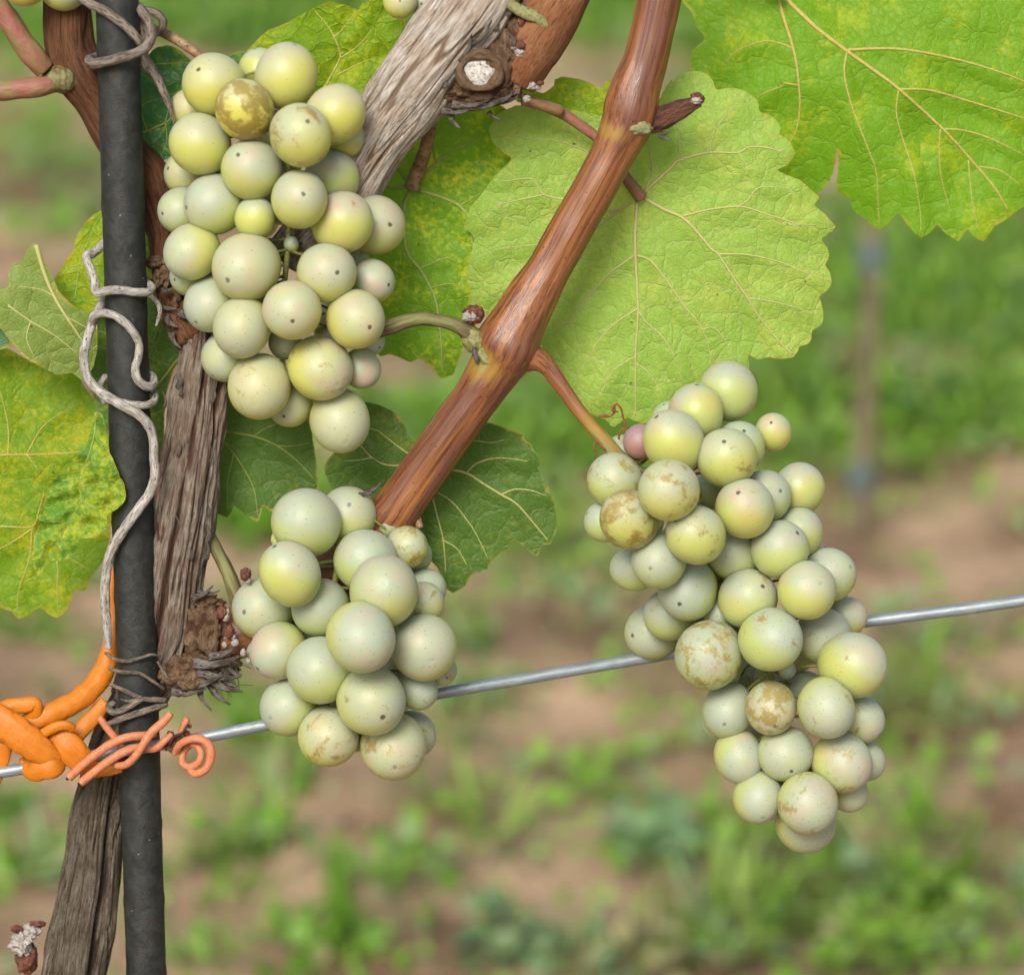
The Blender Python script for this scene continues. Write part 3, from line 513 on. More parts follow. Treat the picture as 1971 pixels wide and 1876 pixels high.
leaf('shaded green leaf behind the stake and left of the old trunk', cv('c6', [(580, 300), (620, 250), (760, 260), (900, 120), (1060, 20), (1100, 0), (1100, 55), (1135, 60), (1160, 120), (1180, 250), (1190, 350), (1260, 550), (1340, 700), (1380, 860), (1375, 960), (1300, 1090), (1240, 1300), (1230, 1500), (1240, 1900), (1000, 2000), (850, 1700), (700, 1300), (620, 1100), (590, 700), (570, 450)]),
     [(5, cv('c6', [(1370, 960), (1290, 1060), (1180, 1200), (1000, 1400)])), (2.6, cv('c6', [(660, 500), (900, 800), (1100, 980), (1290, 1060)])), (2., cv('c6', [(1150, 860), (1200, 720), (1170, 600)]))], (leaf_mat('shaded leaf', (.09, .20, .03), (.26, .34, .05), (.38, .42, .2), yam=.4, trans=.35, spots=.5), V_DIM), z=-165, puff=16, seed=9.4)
leaf('pale bluish leaf sliver at the left edge above the big yellow-green leaf', cv('c6', [(-300, 650), (0, 740), (50, 830), (90, 885), (60, 915), (0, 930), (-300, 1000)]), [(2, cv('c6', [(-200, 800), (0, 830), (70, 880)]))], (leaf_mat('bluish leaf top', (.14, .30, .14), (.2, .36, .12), (.3, .4, .2), yam=.3, trans=.2, under=False, spots=0.), V_DIM), z=-120, seed=11)
leaf('big yellow-green leaf at the lower left edge with ragged lower margin', cv('c6', [(-500, 800), (0, 900), (200, 1000), (400, 1060), (560, 1080), (640, 1220), (720, 1330), (800, 1430), (860, 1600), (870, 1800)])+cv('e', [(860, 200), (830, 390), (820, 530), (760, 660), (690, 750), (640, 862), (590, 870), (570, 850), (530, 950), (470, 1040), (430, 1062), (380, 1050), (300, 988), (220, 1040), (135, 1073), (90, 1020), (30, 1000), (-60, 960), (-200, 1000), (-420, 900), (-560, 500), (-600, -200)]),
     [(3.6, cv('c6', [(-300, 1740), (0, 1722), (300, 1716), (580, 1698), (780, 1640)])), (3.8, cv('e', [(-300, 390), (0, 380), (240, 380), (290, 270), (330, 130)])), (2.6, cv('e', [(250, 390), (120, 480), (0, 545), (-200, 620)])), (2.2, cv('e', [(240, 400), (220, 620), (140, 860), (130, 1040)])), (2.6, cv('e', [(270, 360), (420, 620), (430, 820), (430, 1040)])), (2., cv('e', [(400, 560), (560, 640), (690, 720)])), (2.2, cv('c6', [(200, 1716), (330, 1500), (560, 1350)])), (2.2, cv('c6', [(60, 1720), (60, 1500), (0, 1250), (-60, 1100)])), (1.8, cv('c6', [(200, 1716), (300, 1850)]))],
     (leaf_mat('yellow green top', (.21, .40, .012), (.46, .54, .018), (.42, .42, .08), yam=.55, trans=.5, spots=.2, tert=.3), V_YEL), z=-190, plane=(-.05, .05), puff=16, wav=24, seed=12.1)
leaf('small crinkled yellow-green leaf hanging in front of the stake edge', cv('c6', [(690, 1385), (730, 1400), (770, 1420), (792, 1520), (800, 1650), (850, 1760), (890, 1850)])+cv('e', [(900, 10), (930, 60), (946, 150), (920, 210), (860, 260), (800, 300), (806, 350), (770, 420), (700, 465), (592, 470), (582, 540), (540, 600), (470, 640), (400, 635), (345, 618), (320, 720), (285, 752), (260, 700), (240, 600), (252, 530), (260, 380), (310, 250), (370, 80), (430, -10)])+cv('c6', [(500, 1820), (560, 1790), (580, 1720), (650, 1620), (690, 1500), (715, 1440)]),
     [(2.6, cv('c6', [(720, 1400), (700, 1600), (640, 1800)])+cv('e', [(600, 60), (600, 200), (480, 400), (400, 560)])), (2., cv('e', [(600, 170), (720, 240), (860, 200)])), (1.8, cv('e', [(600, 80), (760, 60), (900, 60)])), (1.8, cv('e', [(560, 280), (650, 360), (760, 400)])), (1.6, cv('e', [(590, 180), (450, 200), (350, 240)])), (1.6, cv('e', [(520, 350), (400, 380), (300, 420)])), (1.6, cv('e', [(450, 460), (500, 560)])), (1.8, cv('e', [(610, 20), (480, 40), (400, 110)]))],
     (GREEN_F, V_DIM), z=44, plane=(.12, 0), puff=2, wav=14, bumps=13, bsc=26, res=4., seed=13.3, vside=-1, edgew=6)
# leaves under the first bunch
leaf('green leaf darkened for shade hanging below the first bunch, right of the old trunk', cv('a2', [(560, 900), (800, 850), (1100, 880), (1150, 1000), (1165, 1130), (1180, 1230), (1196, 1330), (1206, 1430), (1190, 1560), (1050, 1640), (930, 1640), (862, 1598), (832, 1692), (780, 1668), (740, 1640), (682, 1598), (665, 1640), (632, 1667), (570, 1640), (530, 1590), (480, 1500), (500, 1200)]),
     [(3.6, cv('a2', [(500, 1110), (650, 1135), (800, 1160), (950, 1220), (1080, 1320), (1180, 1430)])), (2., cv('a2', [(800, 1160), (900, 1100), (1050, 1060)])), (2., cv('a2', [(950, 1220), (1050, 1220), (1160, 1200)])), (2.4, cv('a2', [(560, 1120), (700, 1300), (800, 1480), (830, 1660)])), (1.8, cv('a2', [(680, 1260), (640, 1450), (640, 1620)]))], (GREEN_D, V_DIM), z=-140, plane=(0, .05), puff=14, seed=14.2)  # deep green material puts the shade under the bunch into this leaf's colour
L11 = cv('a2', [(1255, 1410), (1243, 1360), (1262, 1310), (1310, 1255), (1340, 1100), (1440, 960), (1510, 948), (1590, 965), (1690, 1020), (1745, 1095), (1780, 1170)])+cv('c8', [(560, 1440), (760, 1360), (930, 1290), (1000, 1284), (1080, 1300), (1160, 1328), (1250, 1358), (1312, 1390), (1298, 1412), (1362, 1458), (1366, 1490), (1412, 1540), (1427, 1600), (1398, 1627), (1452, 1720), (1448, 1748), (1490, 1820)]) \
   + [(1050, 925), (1056, 940), (1065, 962), (1073, 1005), (1068, 1030), (1060, 1047), (1043, 1050), (1034, 1070), (1018, 1060), (1003, 1046), (984, 1041), (974, 1060), (955, 1072), (940, 1090), (934, 1099), (915, 1102), (905, 1112), (893, 1130), (872, 1141), (855, 1128), (840, 1090), (800, 1060), (740, 1040), (680, 1000), (650, 960), (640, 945)]
V11 = [(4.2, cv('c8', [(570, 1600), (700, 1630), (870, 1670), (1000, 1750), (1130, 1830)])+[(995, 970), (1030, 1010), (1055, 1040)]), (2.6, cv('c8', [(870, 1665), (940, 1600), (1060, 1560), (1200, 1560), (1330, 1580)])), (2.6, cv('c8', [(700, 1570), (760, 1510), (900, 1430), (1050, 1440), (1150, 1420)])), (1.8, cv('c8', [(890, 1430), (880, 1360)])), (3.6, [(821, 893), (826, 932), (843, 999), (853, 1039), (858, 1100)]),
  (2.4, cv('b', [(1320, 70), (1450, 150), (1540, 260), (1587, 330), (1660, 480)])), (2., cv('b', [(1395, 370), (1480, 420), (1540, 520)])), (2.4, cv('c8', [(1130, 1830), (1230, 1790), (1360, 1800), (1470, 1840)])), (3., cv('c8', [(560, 1600), (290, 1610), (160, 1550), (60, 1450), (-40, 1430)])), (2.4, cv('c8', [(540, 1590), (370, 1480), (200, 1350), (100, 1330), (0, 1240)])), (2., cv('c8', [(160, 1550), (80, 1570), (-60, 1580)]))]
leaf('dark green leaf with light veins behind the lower cane, right of the second bunch', L11, V11, (GREEN_D, V_PALE), z=-120, plane=(0, -.03), puff=14, wav=18, seed=15.8,
     petiole=cv('b', [(1305, 20, 28, -90), (1250, 120, 30, -60), (1235, 190, 26, -40), (1255, 260, 24, -30), (1265, 300, 22, -26)]), petmat=M_PETT)
# ------------------------------------------------------------ wood
def barkdisp(k=7., amp=4.5, lf=70., seed=0., fold=None):
    def f(a, L, r):
        c, s_ = math.cos(a), math.sin(a)
        n1 = noise.noise(Vector((c*k, s_*k, L/lf+seed))); n2 = noise.noise(Vector((c*k*2.2, s_*k*2.2, L/lf*1.8+seed))); n3 = noise.noise(Vector((c*1.3, s_*1.3, L/120+seed)))
        cr = max(0, .12-abs(noise.noise(Vector((c*3.1, s_*3.1, L/260+seed+7)))))/.12
        d = amp*(n1*1.0+n2*.5)+n3*r*.16-cr*amp*1.5
        fc = 0.
        if fold: fd, fc = fold(a, L, r); d += fd
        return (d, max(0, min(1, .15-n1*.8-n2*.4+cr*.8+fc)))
    return f
def strips(mb, spots):
    """curled dry bark flakes: (x, y, z, length, width, angle)"""
    for x, y, z, l, wd, an in spots:
        pts = []; 
        for i in range(6):
            t = i/5; pts.append((x+math.cos(an)*l*t+math.sin(an)*l*.12*math.sin(t*4), y-math.sin(an)*l*t+math.cos(an)*l*.1*math.sin(t*3), wd*(.9-.75*t)*(1+.2*random.random()), z+l*.22*t*t))
        tube(MB(), pts, 8, 4, flat=.22, disp=lambda a, L, r: (noise.noise(Vector((a, L/6, x)))*r*.35, 0)).build('bark_flake', M_FLAKE, mb)
def trunk():
    t = thing('grapevine', P(150, 1880, -60), 'old gnarled grey trunk twisting behind the stake down to the lower left corner', 'vine trunk')
    # upper reddish brown wood
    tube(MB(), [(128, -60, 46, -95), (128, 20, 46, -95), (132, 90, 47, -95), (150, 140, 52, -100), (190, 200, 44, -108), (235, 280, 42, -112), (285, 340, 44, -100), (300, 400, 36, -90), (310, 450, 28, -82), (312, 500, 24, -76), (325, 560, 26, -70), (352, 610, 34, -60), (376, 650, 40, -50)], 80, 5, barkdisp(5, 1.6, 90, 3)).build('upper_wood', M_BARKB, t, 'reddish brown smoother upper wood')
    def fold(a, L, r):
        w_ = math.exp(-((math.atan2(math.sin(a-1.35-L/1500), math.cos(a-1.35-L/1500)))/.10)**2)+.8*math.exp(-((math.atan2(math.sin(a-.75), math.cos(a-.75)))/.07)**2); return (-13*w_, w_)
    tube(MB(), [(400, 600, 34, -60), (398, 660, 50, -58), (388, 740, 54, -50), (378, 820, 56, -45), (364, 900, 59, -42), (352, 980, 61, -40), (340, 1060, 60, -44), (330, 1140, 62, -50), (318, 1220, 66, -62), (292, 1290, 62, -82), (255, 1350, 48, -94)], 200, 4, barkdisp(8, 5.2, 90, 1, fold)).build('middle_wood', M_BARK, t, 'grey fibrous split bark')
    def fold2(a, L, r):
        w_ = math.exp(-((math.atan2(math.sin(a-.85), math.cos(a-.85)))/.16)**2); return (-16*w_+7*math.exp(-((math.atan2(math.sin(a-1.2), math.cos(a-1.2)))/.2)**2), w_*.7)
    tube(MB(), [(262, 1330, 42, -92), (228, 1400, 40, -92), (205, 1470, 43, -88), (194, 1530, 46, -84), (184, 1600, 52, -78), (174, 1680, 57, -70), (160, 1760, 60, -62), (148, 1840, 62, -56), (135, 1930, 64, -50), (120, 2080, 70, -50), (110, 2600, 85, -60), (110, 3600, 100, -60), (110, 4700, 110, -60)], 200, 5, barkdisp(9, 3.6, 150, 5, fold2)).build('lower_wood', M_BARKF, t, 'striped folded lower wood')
    k = MB(); blob(k, 398, 1215, -20, 46, .30, 1.7, 5, (1, 1.15, 1), 3, ridged=.25); blob(k, 362, 1290, -25, 44, .34, 1.9, 5, (1.3, .9, 1), 8, ridged=.3); blob(k, 410, 1275, -22, 40, .4, 2.1, 5, (1.3, .75, .9), 12, ridged=.35); blob(k, 395, 1160, -30, 26, .5, 2.2, 4, (1.3, .7, .9), 17, ridged=.3)
    k.build('knuckle', M_GNARL, t, 'dark gnarled knuckle with shaggy bark')
    fl = MB(); strips(t, [(372, 1275, 22, 90, 14, .15), (380, 1290, 16, 84, 12, -.12), (395, 1300, 10, 76, 11, -.4), (350, 1318, 14, 80, 12, .25), (402, 1262, 25, 58, 10, .35), (330, 1330, 12, 70, 9, .1), (405, 1312, 4, 56, 10, -.9), (420, 1296, 8, 44, 9, -.6), (385, 1320, 6, 50, 8, -1.2), (440, 1280, 12, 26, 8, -.9), (368, 1150, 6, 50, 8, .5), (380, 1140, 2, 44, 7, .1), (300, 585, -20, 40, 8, -.2), (318, 610, -15, 30, 9, -.7), (312, 560, -20, 26, 6, .3), (345, 600, -10, 40, 9, -.4), (330, 640, -15, 34, 8, -1.1)])
    strips(t, [(308+random.uniform(0, 100), 700+random.uniform(0, 380), 8, random.uniform(18, 46), random.uniform(2.5, 5), random.uniform(1.2, 1.7)) for _ in range(16)])
    for _ in range(46):
        x, y = random.uniform(385, 455), random.uniform(1268, 1322); a = random.uniform(-1.6, .1); l = random.uniform(14, 42)
        tube(fl, [(x, y, 1.2, 5), (x+l*.5*math.cos(a)+random.uniform(-4, 4), y-l*.5*math.sin(a), 1., 8), (x+l*math.cos(a), y-l*math.sin(a)+random.uniform(-6, 6), .5, random.uniform(0, 16))], 5, 6)
    fl.build('bark_fibres', M_FLAKE, t)
    g = MB(); blob(g, 335, 590, -52, 30, .5, 2., 5, (.9, 1.5, .9), 21, ridged=.4); blob(g, 312, 535, -50, 18, .5, 2.4, 4, (1, 1.3, 1), 25, ridged=.3); blob(g, 300, 505, -50, 15, .4, 2, 4, (1.4, .8, 1), 27); g.build('bark_knot', M_GNARL, t, 'dark knot left of the first bunch')
    n = MB(); blob(n, 118, 152, -62, 30, .18, 1.5, 4, (1.2, .9, .8), 31); n.build('node', M_PETG, t, 'green brown node')
    sb = MB(); blob(sb, 52, 1842, -40, 26, .25, 1.6, 4, (.8, 1.3, .8), 41); sb.build('spur', M_BUD, t)
    wb = MB(); blob(wb, 42, 1812, -24, 20, .5, 2.2, 5, (1, 1.2, 1), 43); blob(wb, 58, 1792, -26, 14, .5, 2.4, 4, (1.3, 1, 1), 46); wb.build('woolly_bud', M_WOOL, t, 'white woolly bud with brown scales at the lower left')
    b1 = MB(); blob(b1, 33, 1787, -14, 9, .3, 2, 3, (1.3, .8, 1), 47, mi=0); blob(b1, 72, 1778, -26, 10, .4, 2, 3, (1.5, .7, 1), 48); b1.build('bud_scale', M_BUD, t)
    for i, (x, y, r, sx, sy) in enumerate(((427, 1178, 12, .8, 1.2), (442, 1215, 11, .8, 1.3), (473, 1105, 12, .9, 1.1))):
        bb = MB(); blob(bb, x, y, 22, r, .2, 1.6, 4, (sx, sy, .9), 51+i); bb.build('bud', M_BUD, t)
    w2 = MB(); [blob(w2, x, y, 22, r*.7, .5, 2.6, 4, (1, 1.2, .8), 60+i) for i, (x, y, r) in enumerate(((434, 1187, 9), (437, 1176, 6), (452, 1237, 9), (468, 1256, 8), (448, 1225, 6), (478, 1272, 6), (477, 1116, 8), (432, 1240, 6)))]; w2.build('bud_wool', M_WOOL, t)
trunk()
def shoots():
    t = thing('vine_shoot', P(100, 150, -60), 'pinkish green pair of shoots leaving the node at the upper left edge', 'shoot')
    for pts in (cv('c1', [(-160, -200, 80, -40), (-40, 0, 84, -40), (60, 150, 86, -42), (160, 300, 88, -45), (250, 420, 92, -48), (330, 520, 80, -58)]), cv('c1', [(-200, 690, 76, -52), (0, 682, 76, -52), (150, 668, 76, -50), (280, 655, 80, -50), (380, 630, 70, -56), (450, 610, 50, -66)])):
        tube(MB(), pts, 32, 4, pet_disp).build('stalk', M_PETR, t)
    t2 = thing('vine_shoot', P(400, 1020, -60), 'olive brown shoot leaning from the trunk toward the second bunch', 'shoot')
    tube(MB(), cv('e', [(1500, 330, 40, -60), (1560, 430, 46, -58), (1640, 590, 50, -50), (1710, 730, 54, -40), (1760, 860, 60, -34), (1790, 960, 60, -34)]), 30, 4, pet_disp).build('stalk', M_PETG, t2)
    t3 = thing('leaf_stalk', P(320, 80, -60), 'tan leaf stalk arching from the tendril knot to the first bunch', 'leaf stalk')
    tube(MB(), cv('c1', [(1080, 190, 30, -60), (1170, 225, 36, -50), (1280, 275, 36, -40), (1400, 350, 36, -30), (1510, 430, 34, -20), (1600, 520, 30, -20)]), 24, 4, pet_disp).build('stalk', M_PETT, t3)
shoots()
def arm():
    t = thing('grapevine', P(900, 130, -20), 'old pale grey arm with a sawn knob, crossing the top of the picture', 'vine arm')
    tube(MB(), [(560, 500, 50, -60), (620, 430, 60, -50), (680, 330, 66, -42), (740, 240, 70, -34), (800, 160, 75, -26), (850, 95, 76, -18), (900, 30, 76, -14), (960, -60, 74, -14), (1000, -130, 70, -14)], 220, 4, barkdisp(6, 4.0, 150, 11)).build('old_wood', M_BARKL, t)
    c = MB(); 
    cdf = lambda a, L, r: (noise.fractal(Vector((math.cos(a)*1.6, math.sin(a)*1.6, L/60)), 1, 2, 3)*2.5, 0)
    tube(c, [(985, 150, 50, -34), (1010, 110, 56, -30), (1035, 65, 62, -28), (1065, 15, 58, -30), (1100, -50, 54, -34), (1130, -120, 52, -34)], 64, 5, cdf); c.build('young_wood', M_BARKO, t, 'smooth orange brown younger wood')
    k = MB(); blob(k, 930, 135, -2, 62, .20, 1.8, 5, (1, 1, .75), 71, ridged=.35); blob(k, 985, 75, -8, 44, .3, 1.8, 5, (.85, 1.3, .8), 73, ridged=.35); blob(k, 905, 178, -6, 38, .4, 2.2, 5, (1.8, .7, .8), 76, ridged=.4); blob(k, 975, 165, -14, 34, .35, 2., 5, (1, .9, .8), 79, ridged=.3)
    k.build('knob', M_GNARL, t, 'dark rough bark around the sawn stub')
    # sawn stub: ring + recessed pale face
    ring = MB(); pts = [(923+38*math.cos(a), 137+33*math.sin(a), 9+3*math.sin(a*3), 42) for a in np.linspace(0, 2*math.pi, 25)]; tube(ring, pts, 14, 4, lambda a, L, r: (noise.noise(Vector((a*2, L/8, 3)))*3.2, .2), cap=False); ring.build('bark_rim', M_GNARL, t)
    ct = MB(); blob(ct, 922, 140, 34, 35, .10, 2.5, 5, (1, .88, .45), 83); ct.build('sawn_face', M_CUT, t, 'pale grey sawn wood face')
    fl = MB(); strips(t, [(850, 212, 14, 60, 8, .05), (870, 200, 20, 70, 9, .1), (900, 205, 18, 76, 9, .22), (940, 200, 14, 60, 8, .45), (868, 222, 8, 30, 8, -1.), (960, 196, 6, 40, 7, .3), (940, 215, 2, 26, 6, -.6), (860, 168, 40, 50, 8, 2.4), (835, 160, 40, 40, 7, 2.2), (880, 115, 46, 60, 7, 1.0), (905, 85, 46, 66, 6, .8), (955, 60, 34, 60, 6, 1.9), (975, 30, 34, 50, 6, 1.2), (1002, 40, 26, 40, 6, 1.3), (990, 100, 26, 40, 6, 1.8)])
    strips(t, [(700+random.uniform(0, 170), 0, 30, random.uniform(24, 60), random.uniform(2, 4), .9) for _ in range(0)])
    g = MB(); tube(g, cv('c3', [(1340, -40, 40, 38), (1400, 40, 42, 36), (1480, 90, 46, 34), (1580, 130, 44, 32), (1640, 180, 34, 30), (1670, 210, 18, 28)]), 20, 4, pet_disp, flat=.6); g.build('leaf_scar', simple('green scar', (.26, .27, .10), (.36, .36, .15), .6, .8, c=(.10, .07, .03)), t)
    b = MB(); blob(b, 1003, 88, 22, 11, .3, 2, 4, (1.1, .9, 1), 91); b.build('bud', M_BUD, t)
    b = MB(); blob(b, 1003, 40, 22, 9, .3, 2, 4, (.8, 1.2, 1), 92); b.build('bud', M_BUD, t)
    wv = MB(); [blob(wv, x, y, z-3, r*.72, .5, 2.6, 4, (1.1, 1, .8), 93+i) for i, (x, y, z, r) in enumerate(((1000, 100, 26, 12), (988, 92, 26, 8), (1010, 96, 24, 7), (1022, 165, 2, 11), (1036, 168, 4, 7), (1014, 190, -2, 9), (840, 142, 40, 6), (802, 105, 46, 7), (810, 98, 46, 5)))]; wv.build('bud_wool', M_WOOL, t)
    b = MB(); blob(b, 1040, 160, 10, 7, .3, 2, 3, (1, .7, 1), 99); b.build('bud', M_BUD, t)
arm()
def cane():
    t = thing('vine_cane', P(985, 660, 0), 'smooth red-brown cane running diagonally from the top centre down behind the second bunch', 'vine cane')
    q = [(1290, -150, 42, 4), (1280, -60, 42, 4), (1269, 0, 42, 4), (1256, 60, 42, 4), (1241, 120, 43, 4), (1224, 170, 48, 4), (1215, 210, 53, 4), (1204, 245, 50, 4), (1180, 295, 43, 4), (1140, 370, 42, 4), (1097, 445, 42, 4), (1055, 520, 43, 4), (1018, 582, 50, 4), (990, 635, 58, 4), (975, 668, 62, 4), (955, 705, 52, 2), (925, 752, 46, 0), (880, 815, 44.5, -8), (830, 885, 44, -20), (785, 950, 46, -34), (748, 1000, 50, -52), (690, 1060, 50, -80), (600, 1130, 50, -90), (520, 1185, 52, -76), (450, 1220, 50, -50), (415, 1230, 44, -40)]
    sp = spline(q, 4.); cum = np.concatenate([[0], np.cumsum([(P(a[0], a[1], a[3])-P(b[0], b[1], b[3])).length/PX for a, b in zip(sp[1:], sp[:-1])])])
    def Lat(x, y): return cum[np.argmin((sp[:, 0]-x)**2+(sp[:, 1]-y)**2)]
    n1, n2 = Lat(1207, 240), Lat(965, 690)
    def f(a, L, r):
        c, s_ = math.cos(a), math.sin(a); d = .9*noise.noise(Vector((c*4, s_*4, L/160)))+.8*math.sin(a*9)*.5+noise.noise(Vector((c, s_, L/60)))*2.
        g = 0.
        for nn, ang, wd in ((n1, 1., 24), (n2, 1., 44)):
            front = max(0., -(c*0+s_*1)) if False else 1.
            dl = (L-nn); g = max(g, math.exp(-((dl-4)/wd)**2)*0 + (math.exp(-((dl-24)/wd)**2)*.74 if dl > -40 else 0))
        # yellow only on the face looking left and forward
        g *= max(0., min(1., .8*s_-.75*c-.05))
        return (d, g)
    tube(MB(), q, 96, 4, f).build('shoot', M_CANE, t)
    sc = MB(); blob(sc, 1222, 244, 40, 26, .22, 2.2, 4, (1.3, .65, .5), 101, rot=-.1); sc.build('leaf_scar', simple('grey green scar', (.24, .27, .11), (.36, .36, .17), .7, .9, c=(.15, .11, .04)), t)
    sc = MB(); blob(sc, 912, 656, 22, 24, .2, 2, 4, (.9, 1.2, .8), 104, rot=.5); blob(sc, 936, 688, 40, 20, .25, 2, 4, (.7, 1.2, .6), 106, rot=.6); sc.build('leaf_scar', simple('olive scar', (.22, .23, .07), (.32, .33, .13), .6, .7, c=(.20, .10, .04)), t)
    sc = MB(); blob(sc, 915, 682, 44, 8, .5, 3, 4, (.6, 2., .5), 108, rot=.2); sc.build('torn_stub', M_FLAKE, t)
    b = MB(); blob(b, 912, 606, 26, 20, .25, 1.8, 4, (1, .95, .9), 110, rot=.3); b.build('bud', M_BUD, t, 'brown bud with a white woolly cap')
    b = MB(); blob(b, 905, 609, 38, 12, .5, 2.4, 4, (1.2, .8, .8), 113); b.build('bud_wool', M_WOOL, t)
    st = MB(); tube(st, cv('c4', [(700, 960, 60, 0), (800, 900, 92, 4), (890, 860, 84, 8), (980, 820, 72, 12), (1060, 780, 60, 16), (1110, 755, 50, 18)]), 56, 3, lambda a, L, r: (noise.noise(Vector((math.cos(a)*3, math.sin(a)*3, L/30)))*4.5-2.*abs(math.sin(a*2.5)), max(0, noise.noise(Vector((a*2, L/12, 5)))))); 
    st.build('stub', simple('dry stub bark', (.08, .03, .02), (.26, .10, .055), .7, .6, 5, .9, st=(1.4, 1.4, .25), c=(.16, .12, .09), bd=.002), t, 'dry side stub with a pale tip')
    b = MB(); blob(b, 1342, 190, 20, 13, .25, 2.2, 4, (1.1, .9, 1), 121); b.build('stub_tip', M_BUD, t)
    b = MB(); blob(b, 1340, 194, 30, 8, .5, 2.4, 4, (1.2, .8, .8), 122); b.build('stub_wool', M_WOOL, t)
    fl = MB(); strips(t, [(1268, 262, 12, 26, 4, -.3), (1272, 258, 10, 22, 5, .3), (700, 948, 14, 40, 6, .5), (690, 952, 14, 34, 5, .3)])
    tube(MB(), [(985, 678, 34, 4), (1015, 686, 31, 6), (1037, 693, 24, 8), (1055, 708, 17.5, 10), (1075, 735, 15, 12), (1105, 778, 14, 14), (1130, 810, 13.5, 16), (1155, 838, 13.5, 18), (1180, 866, 14, 14), (1215, 905, 13, 0)], 32, 4, lambda a, L, r: (noise.noise(Vector((math.cos(a)*2, math.sin(a)*2, L/40)))*1.2, max(0., min(1., (L-95)/170.))*.9)).build('bunch_stalk', M_CANE, t, 'stalk fading from red-brown to yellow-green above the right bunch')
    tube(MB(), [(915, 655, 22, 14), (898, 638, 17, 20), (878, 626, 13.5, 24), (850, 618, 12.5, 28), (815, 613, 13.5, 32), (780, 619, 14, 36), (745, 631, 15.5, 38), (700, 640, 14, 36), (650, 620, 10, 20)], 28, 4, pet_disp).build('bunch_stalk', M_PETG, t, 'olive stalk curving left to the first bunch')
GS = 1.
cane()
# ------------------------------------------------------------ grape bunches
def grape_meshes():
    out = []
    vs, fs = ico(5)
    for k in range(4):
        V = []
        for v in vs:
            h = 1+.018*noise.noise(v*1.1+Vector((k*9, 0, 0))); q = v*h; q.z *= 1.03+.02*k; q.x *= 1-.01*k
            d = (v-Vector((0, 0, -1))).length; q *= 1-.018*math.exp(-(d/.09)**2)+.004*math.exp(-((d-.14)/.05)**2)
            V.append(q)
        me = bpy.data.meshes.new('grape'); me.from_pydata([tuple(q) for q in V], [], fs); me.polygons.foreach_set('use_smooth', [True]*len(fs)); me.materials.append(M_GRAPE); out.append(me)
    return out
GM = grape_meshes()
def spin(o):
    q = Vector((0, 0, -1)).rotation_difference(o); y = q@Vector((0, 1, 0)); u = Vector((0, 0, 1)); u = (u-o*u.dot(o)).normalized()
    a = math.atan2(y.cross(u).dot(o), y.dot(u)); return Quaternion(o, a+random.gauss(0, .25))@q  # rolls each berry so its painted pale side points up
